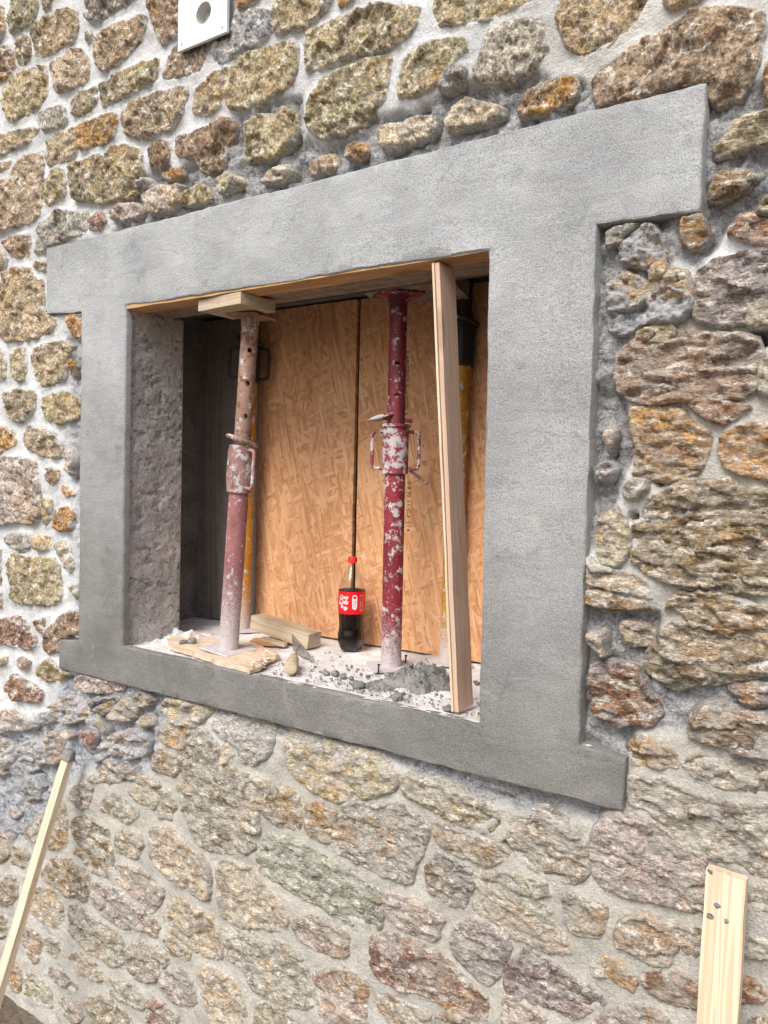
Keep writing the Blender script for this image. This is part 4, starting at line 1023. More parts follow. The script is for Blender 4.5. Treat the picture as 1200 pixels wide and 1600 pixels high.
# ------------------------------------------------------------------ steel props
def apply_bool(me, cutters):
    o = bpy.data.objects.new('tmp', me); col.objects.link(o); tmp = [o]
    for cm in cutters:
        c_ = bpy.data.objects.new('tmpc', cm); col.objects.link(c_); tmp.append(c_)
        md = o.modifiers.new('b', 'BOOLEAN'); md.object = c_; md.operation = 'DIFFERENCE'; md.solver = 'EXACT'
    dg = bpy.context.evaluated_depsgraph_get(); dg.update()
    out = bpy.data.meshes.new_from_object(o.evaluated_get(dg))
    for t in tmp: bpy.data.objects.remove(t)
    return out
def hollow(ro, ri, z0, z1, n=40, steps=1, holes=(), ang=0.0, hr=0.007):
    m = MB(); zz = np.linspace(z0, z1, steps+1)
    prof = [(ri, z0)]+[(ro, z) for z in zz]+[(ri, z1)]
    m.lathe(prof, n, cap=False)
    k = len(prof)                                       # close the inner wall
    m.f += [((k-1)*n+i, (k-1)*n+(i+1) % n, (i+1) % n, i) for i in range(n)]
    me = m.mesh('tube', True)
    if holes:
        cs = []
        for hz_ in holes:
            c_ = MB(); c_.lathe([(hr, -0.06), (hr, 0.06)], 16)
            M = Matrix.Translation((0, 0, hz_)) @ Matrix.Rotation(ang, 4, 'Z') @ Matrix.Rotation(R(90), 4, 'Y')
            c_.v = [tuple(M @ Vector(v)) for v in c_.v]; cs.append(c_.mesh('cut'))
        me = apply_bool(me, cs)
    smooth_angle(me, 40); me.name = 'tube'
    return me
def rounded(pts, r, k=5):
    out = [Vector(pts[0])]
    for i in range(1, len(pts)-1):
        a, b, c_ = map(Vector, pts[i-1:i+2]); u = (a-b).normalized(); w = (c_-b).normalized(); rr = min(r, (a-b).length*.45, (c_-b).length*.45)
        p, q_ = b+u*rr, b+w*rr
        for j in range(k+1):
            t = j/k; out.append(p*(1-t)**2+b*2*t*(1-t)+q_*t*t)
    return out+[Vector(pts[-1])]
def prop(label, base, top, zc0, zc1, ro, ri, m_out, m_col, m_in, hole_z, face, handle_ang, plate=0.12, plate_m=PLATE, pin='disc', head=0.11, hr=0.007):
    base, top = np.array(base), np.array(top); ax = Vector(top-base); L = ax.length
    e = empty('steel_prop', base); tag(e, label, 'prop', 'adjustable steel props under the lintel')
    e.rotation_euler = ax.to_track_quat('Z', 'Y').to_euler()
    # local axes: find the angle about the axis that matches a world direction
    Mi = e.rotation_euler.to_matrix().inverted()
    def loc_ang(d): v = Mi @ Vector((d[0], d[1], 0)); return math.atan2(v.y, v.x)
    fa = loc_ang(face); ha = loc_ang(handle_ang)
    m = MB(); m.box((0, 0, 0.003), (plate, plate, 0.006), 0.0015, Matrix.Rotation(ha+0.2, 4, 'Z')); add('base_plate', m.mesh('base_plate'), plate_m, e)
    add('outer_tube', hollow(ro, ro-0.003, 0.006, zc1-0.01, 40, 6), m_out, e)
    cm = hollow(ro+0.0075, ro+0.0004, zc0, zc1, 40, 4); cl = add('collar', cm, m_col, e)
    if pin == 'disc':
        m = MB(); m.lathe([(ro+0.0005, zc1), (ro+0.012, zc1), (ro+0.013, zc1+0.003), (ro+0.012, zc1+0.008), (ri+0.001, zc1+0.008)], 40, cap=False); add('flange', smooth_angle(m.mesh('flange'), 40), m_col, cl)
    for sgn in (1, -1):
        d_ = Vector((math.cos(ha), math.sin(ha), 0))*sgn; r0 = ro+0.003; r1 = ro+0.036; h0, h1 = zc0+0.014, zc1-0.012
        m = MB(); m.tube(rounded([d_*r0+Vector((0, 0, h0)), d_*r1+Vector((0, 0, h0)), d_*r1+Vector((0, 0, h1)), d_*r0+Vector((0, 0, h1))], 0.018), 0.0052, 10)
        add('handle', smooth_angle(m.mesh('handle'), 60), m_col, e)
    add('inner_tube', hollow(ri, ri-0.0035, zc0+0.02, L-0.006, 40, 6, hole_z, fa, hr), m_in, e)
    m = MB(); m.box((0, 0, L-0.003), (head, head, 0.006), 0.0015, Matrix.Rotation(ha+0.35, 4, 'Z')); hp = add('head_plate', m.mesh('head_plate'), m_in, e)
    m = MB(); m.lathe([(ri, L-0.03), (ri+0.0025, L-0.014), (ri+0.006, L-0.0065)], 32, cap=False); add('weld', smooth_angle(m.mesh('weld'), 60), m_in, hp)
    fd = Vector((math.cos(fa), math.sin(fa), 0)); sd_ = Vector((-fd.y, fd.x, 0))
    if pin == 'disc':
        m = MB(); bmx = bmesh.new(); bmesh.ops.create_uvsphere(bmx, u_segments=24, v_segments=12, radius=1.0)
        Mx = Matrix.Translation(-sd_*0.036+fd*0.012+Vector((0, 0, zc1+0.027))) @ Matrix.Rotation(fa, 4, 'Z') @ Matrix.Rotation(R(14), 4, 'X') @ Matrix.Diagonal((0.020, 0.046, 0.0085, 1))
        m.add([tuple(Mx @ v.co) for v in bmx.verts], [tuple(v.index for v in f.verts) for f in bmx.faces]); bmx.free(); add('pin', smooth_angle(m.mesh('pin'), 60), m_col, e)
        m = MB(); m.tube([-sd_*0.05+fd*0.01+Vector((0, 0, zc1+0.027)), sd_*0.045+fd*0.004+Vector((0, 0, zc1+0.018))], 0.0055, 10); add('pin_rod', smooth_angle(m.mesh('pin_rod'), 60), m_in, e)
    else:
        pts = []
        for j in range(28):
            t = 2*math.pi*j/28; rx, ry = ro+0.012, ro+0.013
            pp = sd_*(rx*math.cos(t))+fd*(ry*math.sin(t)); pts.append(pp+Vector((0, 0, zc1+0.012-math.cos(t)*0.012)))
        m = MB(); m.tube(pts, 0.0068, 10, closed=True); add('pin_loop', smooth_angle(m.mesh('pin_loop'), 60), m_col, e)
        m = MB(); m.tube([fd*(ro+0.006)+Vector((0, 0, zc1+0.004)), fd*(ri-0.02)+Vector((0, 0, zc1+0.004))], 0.0055, 10); add('pin_rod', smooth_angle(m.mesh('pin_rod'), 60), m_in, e)
    return e
to_cam = lambda x, y: np.array([CAM[0]-x, CAM[1]-y])
perp = lambda d: np.array([-d[1], d[0]])
ZS = H0+0.014                                           # top of the strand board scrap
y1 = 0.128
pb1, pt1 = ony(357, 1014, y1), ony(392, 480, y1); pb1[2] = ZS; pt1[2] = c1[2]-0.0165
p1 = prop('rusty pinkish steel prop standing on the broken strand board scrap', pb1, pt1, 0.465, 0.600, 0.0285, 0.024, PINKR, RUSTC, RUSTY, (0.683, 0.775, 0.868), to_cam(*pb1[:2])+np.array([0.35, 0.1]), perp(to_cam(*pb1[:2]))+to_cam(*pb1[:2])*1.6, pin='loop')
y2 = 0.30
pb2, pt2 = ony(611, 1042, y2), ony(623, 462, y2); pb2[2] = H0+0.0005; pt2[2] = zb2-0.0012
p2 = prop('red paint spattered steel prop standing between the cola bottle and the lath', pb2, pt2, 0.540, 0.668, 0.0285, 0.0245, RED, RED_C, RED_I, (0.752, 0.838), to_cam(*pb2[:2]), perp(to_cam(*pb2[:2])), pin='disc', head=0.115)
pb3, pt3 = ony(377, 986, 0.425), ony(390, 560, 0.425); pb3[2] = H0+0.0005; k_ = (ZC-0.003-pb3[2])/(pt3[2]-pb3[2]); pt3 = pb3+(pt3-pb3)*k_
p3 = prop('yellow steel prop with black collar half hidden behind the rusty prop', pb3, pt3, 0.84, 0.965, 0.0285, 0.024, YELLOW, BLACKP, BLACKP, (), to_cam(*pb3[:2]), perp(to_cam(*pb3[:2])), pin='loop')
pb4, pt4 = ony(701, 1030, 0.462), ony(722, 540, 0.462); pb4[2] = H0+0.0005; k_ = (ZC-0.003-pb4[2])/(pt4[2]-pb4[2]); pt4 = pb4+(pt4-pb4)*k_
p4 = prop('yellow steel prop with black collar half hidden behind the leaning lath', pb4, pt4, 0.85, 0.968, 0.0285, 0.024, YELLOW, BLACKP, BLACKP, (), to_cam(*pb4[:2]), to_cam(*pb4[:2]), pin='loop')
m = MB(); q0, q1 = ony(640, 734, 0.36), ony(668, 756, 0.36)
dirv = Vector(q1-q0); m.box((0, 0, 0), (dirv.length, 0.004, 0.009), 0.001)
lb_ = add('latch_bar', m.mesh('latch_bar'), RUSTY)
orient(lb_, (q0+q1)/2, dirv, (0, 0, 1)); bpy.context.view_layer.update()
mw_ = lb_.matrix_world.copy(); lb_.parent = p2; lb_.matrix_parent_inverse = Matrix.Identity(4); lb_.matrix_basis = p2.matrix_world.inverted() @ mw_

# ------------------------------------------------------------------ laths leaning in the opening
fT, fB = np.array([1.0495, 0.045, ZT-0.006]), np.array([1.121, 0.063, H0+0.004])
def lath(label, off, th, mat, seed, dz=0.0):
    d = fT-fB; L = np.linalg.norm(d); n = np.array([1.0, 0, -d[0]/d[2]]); n /= np.linalg.norm(n)
    return board('lath', label, 'lath', (fT+fB)/2+n*off+np.array([0, dz, 0]), (L-0.004, 0.072, th), d, n, mat, seed, 0.0009, 'laths leaning in the opening', (50, 4, 2))
lath('wide pinkish pine lath leaning upright beside the heap of mortar', 0.0062, 0.0105, PINE_PINK, 11)
lath('thin pale lath pressed flat against the side of the pinkish lath', -0.0035, 0.0052, PINE, 12, -0.003)
# ------------------------------------------------------------------ bottle
bp = onz(548, 1015, H0+0.001); bottle = empty('bottle', bp); tag(bottle, 'cola bottle with red cap and red label on the dusty sill', 'bottle')
U = 0.0002025
prof = [(0.0, 1502), (150, 1508), (172, 1490), (190, 1450), (203, 1390), (206, 1320), (203, 1270), (192, 1210), (186, 1150), (189, 1080), (195, 1000), (197, 945), (203, 900), (204, 640), (202, 600), (198, 560), (186, 500), (168, 445), (148, 395), (125, 345), (102, 300), (83, 262), (68, 225), (61, 195), (60, 178)]
prof = [(r*U, (1510-yv)*U) for r, yv in prof]
def lobes(r, z, a):
    w = max(0.0, 1-z/0.03); k = 0.5+0.5*math.cos(5*a)
    return r*(1-0.10*w*k), z+w*k*0.006
m = MB(); m.lathe(prof[1:], 60, cap=False, lobe=lobes); add('body', smooth_angle(m.mesh('body'), 70), PET, bottle)
lq = [(r-0.0006, z+0.0006) for r, z in prof[1:] if z < 0.187]; m = MB(); m.lathe(lq, 60, cap=True, lobe=lobes); add('cola', smooth_angle(m.mesh('cola'), 60), COLA, bottle)
lab = [(0.0414, (1510-942)*U), (0.0418, (1510-900)*U), (0.0420, (1510-640)*U), (0.0416, (1510-604)*U)]
m = MB(); m.lathe(lab, 64, cap=False); lb = add('label', smooth_angle(m.mesh('label'), 60), LABELRED, bottle)
zc = (1510-187)*U
m = MB(); m.lathe([(0.0139, zc), (0.0141, zc+0.002), (0.0138, zc+0.003), (0.0138, zc+0.015), (0.0128, zc+0.0178), (0.0, zc+0.018)], 72, cap=False, lobe=lambda r, z, a: (r*(1+0.02*math.cos(36*a)) if r > 0.013 else r, z)); add('cap', smooth_angle(m.mesh('cap'), 35), CAPRED, bottle)
FA = math.atan2(CAM[1]-bp[1], CAM[0]-bp[0])
def wrap(me, r=0.0424):                                  # bend flat print (x right, y up, metres) round the bottle; x = 0 faces the photographer
    for v in me.vertices:
        a = FA+v.co.x/r; z = v.co.y; v.co = Vector((r*math.cos(a), r*math.sin(a), z))
    return me
def text_mesh(body, size, x, yv, shear=0.0, align='LEFT', bold=0.0, spacing=1.0):
    cu = bpy.data.curves.new('t', 'FONT'); cu.body = body; cu.size = size; cu.shear = shear; cu.align_x = align; cu.offset = bold; cu.space_character = spacing; cu.resolution_u = 3
    o = bpy.data.objects.new('t', cu); col.objects.link(o); dg = bpy.context.evaluated_depsgraph_get(); dg.update()
    me = bpy.data.meshes.new_from_object(o.evaluated_get(dg)); bpy.data.objects.remove(o)
    bm = bmesh.new(); bm.from_mesh(me); bmesh.ops.triangulate(bm, faces=bm.faces); bmesh.ops.subdivide_edges(bm, edges=[e for e in bm.edges if e.calc_length() > size*0.25], cuts=2); bm.to_mesh(me); bm.free()
    for v in me.vertices: v.co.x += x; v.co.y += yv
    return me
ZL = lambda yv: (1510-yv)*U
for body_, yv, sz_ in (('Coca', 712, 0.0165), ('Cola', 790, 0.0205)):
    me = text_mesh(body_, sz_, -0.012, ZL(yv), 0.35, 'RIGHT', 0.0003, 0.92); wrap(me); add('logo', me, PRINTW, lb)
m = MB(); sw = [(-0.05+0.0036*i, ZL(800)+0.004*math.sin(i*0.55)-0.0006*i) for i in range(12)]
m.add([(x, yv, 0) for x, yv in sw]+[(x, yv-0.0012-0.0012*math.sin(i/11*3.14), 0) for i, (x, yv) in enumerate(sw)], [(i, i+1, 13+i, 12+i) for i in range(11)]); add('logo_swash', wrap(m.mesh('logo_swash')), PRINTW, lb)
def pill(x0, x1, y0, y1, n=10):
    r_ = (x1-x0)/2; pts = [(x0+r_+r_*math.cos(t), y1-r_+r_*math.sin(t)) for t in np.linspace(0, math.pi, n)]+[(x0+r_+r_*math.cos(t), y0+r_+r_*math.sin(t)) for t in np.linspace(math.pi, 2*math.pi, n)]
    mm = MB(); mm.add([(a_, b_, 0) for a_, b_ in pts]+[(x0+r_, (y0+y1)/2, 0)], [(i, (i+1) % len(pts), len(pts)) for i in range(len(pts))]); return mm
add('print_panel', wrap(pill(0.0015, 0.0165, ZL(868), ZL(650)).mesh('print_panel')), PRINTW, lb)
add('print_dot', wrap(pill(0.004, 0.014, ZL(714), ZL(664)).mesh('print_dot'), 0.0426), LABELRED, lb)
for j, (y0, y1, w0) in enumerate(((768, 732, 0.0095), (800, 778, 0.008), (838, 808, 0.0095))):
    m = MB(); m.add([(0.0045, ZL(y0), 0), (0.0045+w0, ZL(y0), 0), (0.0045+w0, ZL(y1), 0), (0.0045, ZL(y1), 0)], [(0, 1, 2, 3)]); add('print_bar', wrap(m.mesh('print_bar'), 0.0426), PRINTG, lb)
for x, yv, r_ in ((-0.033, 832, 0.0045), (-0.0205, 856, 0.0058)): add('print_dot', wrap(pill(x-r_, x+r_, ZL(yv)-r_, ZL(yv)+r_).mesh('print_dot')), PRINTW, lb)
m = MB()
for j in range(11):
    y0 = 655+j*23; L_ = 0.012+0.006*rng.random()
    m.add([(0.0255, ZL(y0+5), 0), (0.0255+L_, ZL(y0+5), 0), (0.0255+L_, ZL(y0), 0), (0.0255, ZL(y0), 0)], [(0, 1, 2, 3)])
o = add('small_print', wrap(m.mesh('small_print')), PRINTW, lb); o['kind'] = 'stuff'

# stencil print on the strand board, running down the sheet
for txt, (u0, v0), sz in (('KARITECT F  I  OSB 3', (633, 548), 0.021), ('0 8 30  I I  C E  I I 4', (637, 752), 0.019)):
    me = text_mesh(txt, sz, 0, 0, 0, 'LEFT', 0.0, 1.0); q = ony(u0, v0, YB+0.0045)
    o = add('stencil_print', me, INK); M = Matrix(((0, 1, 0, q[0]), (0, 0, -1, YB+0.0042), (-1, 0, 0, q[2]), (0, 0, 0, 1)))
    o.matrix_world = M; bpy.context.view_layer.update(); o.parent = sh2; o.matrix_basis = sh2.matrix_world.inverted() @ M

# ------------------------------------------------------------------ scraps, offcuts, trowel
sc_px = [(262, 991), (264, 1008), (300, 1019), (350, 1035), (392, 1046), (406, 1041), (420, 1030), (432, 1024), (430, 1015), (395, 1004), (350, 1000), (325, 994), (312, 988), (310, 997), (285, 994)]
pc = np.array([onz(a, b, ZS)[:2] for a, b in sc_px]); pc = densify(pc, 0.01); pc += np.stack([fbm(np.c_[pc*40, np.zeros(len(pc))], 3, s=5), fbm(np.c_[pc*40, np.ones(len(pc))], 3, s=6)], 1)*0.004
pc = pc if area2(pc) > 0 else pc[::-1]
cen = pc.mean(0); n = len(pc)
q = np.array([(x, yv) for x in np.arange(pc[:, 0].min(), pc[:, 0].max(), 0.012) for yv in np.arange(pc[:, 1].min(), pc[:, 1].max(), 0.012)]); q = q[inpoly(q[:, 0], q[:, 1], pc)]; q = q[segdist(q, pc) > 0.006]
vo, eo, tf, *_ = delaunay_2d_cdt([Vector((float(a), float(b))) for a, b in np.concatenate([pc, q])], [(i, (i+1) % n) for i in range(n)], [], 1, 1e-7)
v2 = np.array([(a.x, a.y) for a in vo]); P3 = np.c_[v2, np.zeros(len(v2))]
top = np.c_[v2-cen, 0.0125+fbm(P3*30, 3, s=8)*0.0028]; bot = np.c_[v2-cen, np.full(len(v2), 0.0015)]
cnt = {}
for f in tf:
    for i in range(3): e_ = (f[i], f[(i+1) % 3]); cnt.setdefault((min(e_), max(e_)), []).append(e_)
nv = len(v2); F = [tuple(f) for f in tf]+[tuple(i+nv for i in f[::-1]) for f in tf]+[(b_, a_, a_+nv, b_+nv) for k_ in cnt.values() if len(k_) == 1 for a_, b_ in k_]
me = npmesh('strand_board_scrap', np.concatenate([top, bot]), F); me.set_sharp_from_angle(angle=R(40))
k = NT('pale_strand_board'); p_ = k.obj(); cc_ = k.cramp(k.noise(k.mapping(p_, (14, 60, 20), (0, 0, R(-35))), 1.0, 6, 0.65, 0.5), [(0.25, (0.44, 0.30, 0.19)), (0.5, (0.64, 0.50, 0.35)), (0.75, (0.76, 0.66, 0.51))])
cc_ = k.mix(k.ramp(k.noise(p_, 30, 5, 0.7), 0.5, 0.66, 0, 0.75), cc_, (0.68, 0.66, 0.63)); SCRAP = k.done(cc_, 0.8, k.bump(k.noise(p_, 70, 5, 0.7), 0.5, 0.003))
scrap = add('strand_board_scrap', me, SCRAP, None, (*cen, H0)); tag(scrap, 'torn pale strand board scrap lying under the rusty prop', 'board scrap')
m = MB(); e0 = onz(428, 1020, ZS); e1 = onz(398, 1044, ZS)
for j in range(46):
    t = rng.random(); p0 = e0+(e1-e0)*t+np.array([rng.normal(0, .008), rng.normal(0, .008), rng.uniform(-.006, .006)]); d_ = np.array([0.9, rng.normal(0, .5), rng.normal(0, .25)]); d_ /= np.linalg.norm(d_); L_ = rng.uniform(.015, .045)
    a_ = p0-d_*L_*.6-np.array([*cen, H0]); b_ = p0+d_*L_*.4-np.array([*cen, H0]); w_ = np.array([-d_[1], d_[0], rng.normal(0, .4)])*rng.uniform(.0015, .004); h_ = np.array([0, 0, .0008])
    m.add([a_-w_, a_+w_, b_+w_*.5, b_-w_*.5, a_-w_+h_, a_+w_+h_, b_+w_*.5+h_, b_-w_*.5+h_], [(3, 2, 1, 0), (4, 5, 6, 7), (0, 1, 5, 4), (1, 2, 6, 5), (2, 3, 7, 6), (3, 0, 4, 7)])
o = add('torn_fibres', m.mesh('torn_fibres'), SCRAP, scrap); o['kind'] = 'stuff'

A_, B_ = onz(390, 983, H0+0.034), onz(480, 1014, H0+0.002)
ax = B_-A_; side = np.array([-ax[1], ax[0], 0]); side /= np.linalg.norm(side)
if side[1] < 0: side = -side
upv = np.cross(ax, side); upv = upv if upv[2] > 0 else -upv; upv /= np.linalg.norm(upv)
print('beam len', np.linalg.norm(ax), A_, B_)
board('timber_offcut', 'chunky dusty timber offcut lying tilted against the trowel blade', 'offcut', (A_+B_)/2+side*0.031+upv*0.024, (np.linalg.norm(ax), 0.062, 0.046), ax, upv, PINE_OLD, 21, 0.0022)
a1, a2 = onz(381, 1004, H0+0.006), onz(428, 1006, H0+0.006)
board('timber_offcut', 'thin orange wood offcut lying under the chunky timber', 'offcut', (a1+a2)/2+np.array([0.02, 0.03, 0.001]), (np.linalg.norm(a2-a1)+0.02, 0.06, 0.012), a2-a1, (0, 0, 1), ORANGE, 22, 0.0012)
a1, a2 = onz(408, 998, H0+0.018), onz(444, 1008, H0+0.008)
board('timber_offcut', 'narrow pale wood stick lying on the thin orange offcut', 'offcut', (a1+a2)/2+np.array([0.006, 0.0, 0.001]), (np.linalg.norm(a2-a1), 0.016, 0.012), a2-a1, (0, 0, 1), PINE_OLD, 23, 0.001)

# trowel: blade on edge against the offcut, neck, turned wooden handle
tip, h1, h2 = onz(492, 1033, H0+0.002), onz(456, 990, H0+0.060), onz(458, 1017, H0+0.008)
nk = onz(467, 1008, H0+0.036); hb, hf = onz(459, 1029, H0+0.021), onz(454, 1045, H0+0.0185)
print('trowel', tip, h1, h2, nk, hb, hf)
tr = empty('trowel', (float(hb[0]), float(hb[1]), H0)); TO = np.array([hb[0], hb[1], H0]); tag(tr, 'pointed steel trowel with worn wooden handle on the dusty sill', 'trowel')
nb_ = np.cross(h1-tip, h2-tip); nb_ /= np.linalg.norm(nb_); m = MB(); th = nb_*0.0008
mid = (h1+h2)/2; pts = [tip, tip+(h2-tip)*0.55+(h2-h1)*0.06, h2, h1, tip+(h1-tip)*0.55+(h1-h2)*0.06]
m.add([p-TO+th for p in pts]+[p-TO-th for p in pts], [(0, 1, 2, 3, 4), (9, 8, 7, 6, 5)]+[(i, i+5, (i+1) % 5+5, (i+1) % 5) for i in range(5)]); add('blade', m.mesh('blade'), STEEL, tr)
m = MB(); m.tube(rounded([mid*0.75+tip*0.25-TO, nk-TO, nk*0.6+hb*0.4-TO, hb-TO+(hf-hb)*0.15], 0.02), 0.0035, 8); add('neck', smooth_angle(m.mesh('neck'), 60), STEEL, tr)
hd = Vector(hf-hb); Lh = hd.length; m = MB(); m.lathe([(0.009, 0), (0.0145, 0.004), (0.016, Lh*.2), (0.0175, Lh*.6), (0.0182, Lh*.92), (0.0165, Lh*.985), (0.013, Lh), (0.0, Lh)], 24, cap=False)
h_ = add('handle', smooth_angle(m.mesh('handle'), 60), PINE_OLD, tr, hb-TO); h_.rotation_euler = hd.to_track_quat('Z', 'Y').to_euler()

# ------------------------------------------------------------------ mortar heap, clods, crumbs, screws
hc = onz(655, 1066, H0); hx_ = np.linspace(-1, 1, 90); X, Y = np.meshgrid(hx_, hx_); X, Y = X.ravel()*0.16, Y.ravel()*0.15
view = np.array([CAM[0]-hc[0], CAM[1]-hc[1]]); view /= np.linalg.norm(view); rt = np.array([-view[1], view[0]]); rt = rt if rt@np.array([1, 0.4]) > 0 else -rt
a_ = (X*1.0)/0.085; b_ = Y/0.12
P3 = np.c_[X, Y, np.zeros(len(X))]
rad = np.hypot((X-0.012)/0.08, (Y-0.01)/0.10)+fbm(P3*22, 3, s=33)*0.22
hgt = np.clip(1-rad, 0, 1)**0.7*0.037; hgt = hgt*(1+0.55*fbm(P3*38, 4, 0.6, s=34))+np.where(hgt > 0, np.abs(fbm(P3*85, 3, 0.6, s=35))*0.008, 0)
rad2 = np.hypot((X+0.075)/0.07, (Y+0.03)/0.05)+fbm(P3*30, 3, s=36)*0.4
hgt = np.maximum(hgt, np.clip(1-rad2, 0, 1)**0.6*0.014*(1+0.8*fbm(P3*60, 3, s=37)))-0.004
W = hc[None, :2]+X[:, None]*rt[None]+Y[:, None]*(-view)[None]
V = np.c_[W-hc[None, :2], hgt]; nn = 90; ii, kk = np.meshgrid(np.arange(nn-1), np.arange(nn-1)); b0 = (kk*nn+ii).ravel(); Q = np.stack([b0, b0+1, b0+nn+1, b0+nn], 1); Q = Q[hgt[Q].max(1) > -0.0038]
me = npmesh('mortar_heap', V, Q)
if me.polygons[0].normal.z < 0: me.flip_normals()
hp_ = add('mortar_heap', me, CLAY, None, (hc[0], hc[1], H0-0.0005)); tag(hp_, 'crumbly heap of grey mortar at the foot of the red prop', 'mortar heap')
m = MB()
for j in range(150):
    i_h = rng.integers(0, len(V))
    if V[i_h, 2] > 0.004: r_ = rng.uniform(0.002, 0.0085); rock(m, (V[i_h, 0], V[i_h, 1], V[i_h, 2]+r_*0.1), r_, 700+j, 0.8)
lu_ = add('lump', m.mesh('lump', True), CLAY, hp_); lu_['kind'] = 'stuff'
for j, (a, b, r_) in enumerate(((558, 1070, 0.015), (549, 1060, 0.009), (524, 1052, 0.011), (536, 1056, 0.010), (508, 1051, 0.010), (620, 1088, 0.013), (575, 1057, 0.007), (671, 1042, 0.009), (690, 1046, 0.014), (745, 1067, 0.009), (700, 1107, 0.012), (607, 1053, 0.008), (300, 1002, 0.016), (286, 1003, 0.012), (412, 1043, 0.009), (480, 1008, 0.009))):
    z_ = ZS if a < 330 else H0
    q = onz(a, b, z_+r_*0.4)
    m = MB(); rock(m, (0, 0, r_*0.5), r_, 300+j, 0.62, 2); o = add('mortar_clod', m.mesh('mortar_clod', True), CLAY, None, (q[0], q[1], z_-0.001))
    if a < 330: lab_ = ('larger' if r_ > 0.014 else 'smaller')+' grey mortar clod lying on the torn strand board scrap'; gp_ = None
    elif a < 420: lab_ = 'grey mortar clod at the frayed end of the strand board scrap'; gp_ = None
    elif 470 < a < 490: lab_ = 'grey mortar clod beside the end of the chunky timber offcut'; gp_ = None
    elif r_ == 0.015: lab_ = 'largest grey mortar clod on the bare sill before the cola bottle'; gp_ = None
    elif a < 570: lab_ = 'small grey mortar clod between the trowel handle and the cola bottle'; gp_ = 'mortar clods before the bottle'
    elif a > 695: lab_ = 'grey mortar clod beside the foot of the leaning lath'; gp_ = 'mortar clods by the lath'
    elif a > 660: lab_ = 'grey mortar clod on the far side of the mortar heap'; gp_ = 'mortar clods behind the heap'
    else: lab_ = 'grey mortar clod between the short screw and the mortar heap'; gp_ = 'mortar clods before the red prop'
    tag(o, lab_, 'mortar clod', gp_)
m = MB()
for j in range(620):
    t = rng.random()
    if t < 0.45: a, b = rng.normal(560, 60), 0
    else: a, b = rng.uniform(270, 750), 0
    f0 = 1032+(a-200)*0.165 if a > 300 else 1030
    b = (1005+(a-192)*0.215)-abs(rng.normal(0, 22))-2
    q = onz(a, b, H0)
    if not (XL+0.01 < q[0] < XR-0.01 and 0.01 < q[1] < 0.48): continue
    r_ = min(0.0055, abs(rng.normal(0, 0.0018))+0.0009); rock(m, (q[0], q[1], H0+r_*0.2), r_, j, 0.7)
cr = add('mortar_crumbs', m.mesh('mortar_crumbs', True), CLAY); tag(cr, 'grey mortar crumbs scattered over the white dusty sill', 'crumbs', None, 'stuff')
for (a, b, h_, lab_) in ((591, 1053, 0.026, 'short dark screw standing upright on the sill before the red prop'), (633, 1041, 0.032, 'longer dark screw standing upright on the sill behind the mortar heap')):
    q = onz(a, b, H0); e = empty('screw', (q[0], q[1], H0)); tag(e, lab_, 'screw'); e.rotation_euler = (R(6), R(7), 0)
    m = MB(); m.lathe([(0.0018+0.0007*(i % 2), h_*0.92*i/18) for i in range(19)], 10); add('shank', m.mesh('shank', True), BLACKP, e)
    m = MB(); m.lathe([(0.0018, h_*0.88), (0.0048, h_), (0.0044, h_+0.001), (0, h_+0.001)], 14, cap=False); add('head', m.mesh('head', True), BLACKP, e)

# ------------------------------------------------------------------ white wall plate with round hole
vc_ = (ony(278, 77, -0.013)+ony(354, 53, -0.013))/2; hs = float(np.linalg.norm(ony(278, 77, -0.013)-ony(354, 53, -0.013)))/2; vx, vz = float(vc_[0]), float(vc_[2])+hs
vent = empty('vent_plate', (vx, 0.0, vz)); tag(vent, 'white plastic square wall plate with a round hole', 'vent plate')
n = 48; hc_ = ony(318, 20, -0.013); hr_ = 0.0285; hx0, hz0 = float(hc_[0])-vx, float(hc_[2])-vz
V = []; F = []
for yv in (-0.013, -0.004):
    for i in range(n): t = 2*math.pi*i/n; V.append((hx0+hr_*math.cos(t), yv, hz0+hr_*math.sin(t)))
    for i in range(n):
        t = 2*math.pi*i/n; c_, s_ = math.cos(t), math.sin(t); k_ = hs/max(abs(c_), abs(s_)); V.append((c_*k_, yv, s_*k_))
for i in range(n):
    j = (i+1) % n
    F += [(i, j, n+j, n+i), (2*n+i, 3*n+i, 3*n+j, 2*n+j), (n+i, n+j, 3*n+j, 3*n+i), (i, 2*n+i, 2*n+j, j)]
me = npmesh('plate', np.array(V), F, False)
bm = bmesh.new(); bm.from_mesh(me); bmesh.ops.recalc_face_normals(bm, faces=bm.faces); bm.to_mesh(me); bm.free()
add('plate', me, PVC, vent)
m = MB(); m.lathe([(hr_*0.99, 0), (hr_*0.97, 0.045), (hr_*0.6, 0.058), (0.0, 0.06)], 40, cap=False)
pp_ = add('pipe', m.mesh('pipe', True), plain('aged_plastic', (0.55, 0.54, 0.5), 0.5, 0.4, 0, 0.1), vent, (hx0, -0.0125, hz0), (R(-90), 0, 0))
for sx in (-1, 1):
    m = MB(); m.lathe([(0.0032, 0), (0.003, 0.0012), (0, 0.0014)], 12, cap=False); add('screw_cap', m.mesh('screw_cap', True), STEEL, vent, (sx*0.078, -0.013, -0.078), (R(90), 0, 0))
m = MB(); m.box((0, 0, 0), (0.12, 0.05, 0.12)); add('backing_box', m.mesh('backing_box'), PVC, vent, (0, 0.0745, 0))

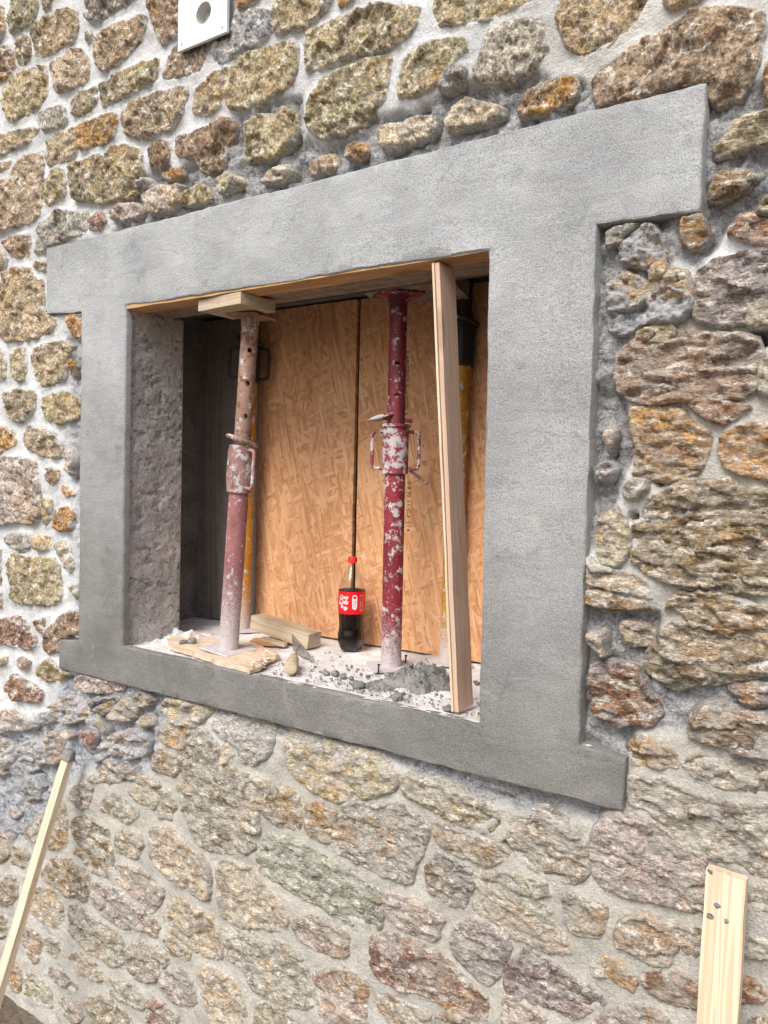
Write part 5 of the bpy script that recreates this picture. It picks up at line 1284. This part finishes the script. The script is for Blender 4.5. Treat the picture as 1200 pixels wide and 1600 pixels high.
# ------------------------------------------------------------------ planks leaning on the wall outside
def lean(label, top, foot, w, th, mat, seed, slant=0.0):
    top, foot = np.array(top, float), np.array(foot, float); d = top-foot; L = np.linalg.norm(d)
    o = add('leaning_plank', rough_box('leaning_plank', (L, w, th), (50, 3, 2), 0.0014, 7, seed), mat)
    for v in o.data.vertices:
        if v.co.x > 0: v.co.x += slant*v.co.y*(v.co.x/(L/2))**8
    orient(o, (top+foot)/2, d, (0, -1, 0.3)); tag(o, label, 'plank', 'planks leaning on the wall'); return o
qt = ony(107, 1183, -0.035); qb = onx(-6, 1560, qt[0]); sl_ = (qb-qt)/(qb[2]-qt[2]); ft = qt+sl_*(0.006-qt[2])
lpk = lean('narrow pale batten with a cement smeared top leaning on the wall', qt, ft, 0.033, 0.022, PINE, 41)
m = MB(); m.box((0, 0, 0), (0.034, 0.042, 0.03), 0.006); 
V = np.array(m.v); V += np.stack([fbm(V*60+q_, 3, s=q_) for q_ in range(3)], 1)*0.004
cap_ = add('cement_cap', npmesh('cement_cap', V, m.f), CLAY, lpk); cap_.location = (np.linalg.norm(qt-ft)/2+0.004, 0, 0)
pt_ = (ony(1105, 1355, -0.045)+ony(1167, 1371, -0.045))/2; pb_ = onx(1121, 1600, pt_[0]); sl2 = (pb_-pt_)/(pb_[2]-pt_[2]); ft2 = pt_+sl2*(0.006-pt_[2])
print('planks', qt, ft, pt_, ft2)
w2 = float(np.linalg.norm(ony(1105, 1355, -0.045)-ony(1167, 1371, -0.045)))
rpk = lean('wide clean pale plank flecked with mortar leaning on the wall', pt_, ft2, w2, 0.027, PINE, 42, 0.05)
print('tris in stones', tri_total, 'stones', len(POLYS))

for j, (a, b, r_) in enumerate(((1120, 1414, 0.006), (1110, 1432, 0.0055), (1135, 1438, 0.0055), (1110, 1362, 0.005))):
    d_ = ray(a, b); n_ = np.array(rpk.matrix_world.to_3x3().col[2]); o_p = np.array(rpk.matrix_world.translation)+n_*0.0135
    q = CAM+d_*(((o_p-CAM)@n_)/(d_@n_)); l_ = rpk.matrix_world.inverted() @ Vector(q)
    m = MB(); rock(m, (0, 0, 0), r_, 900+j, 0.4, 2); add('mortar_fleck', m.mesh('mortar_fleck', True), CLAY, rpk, l_)
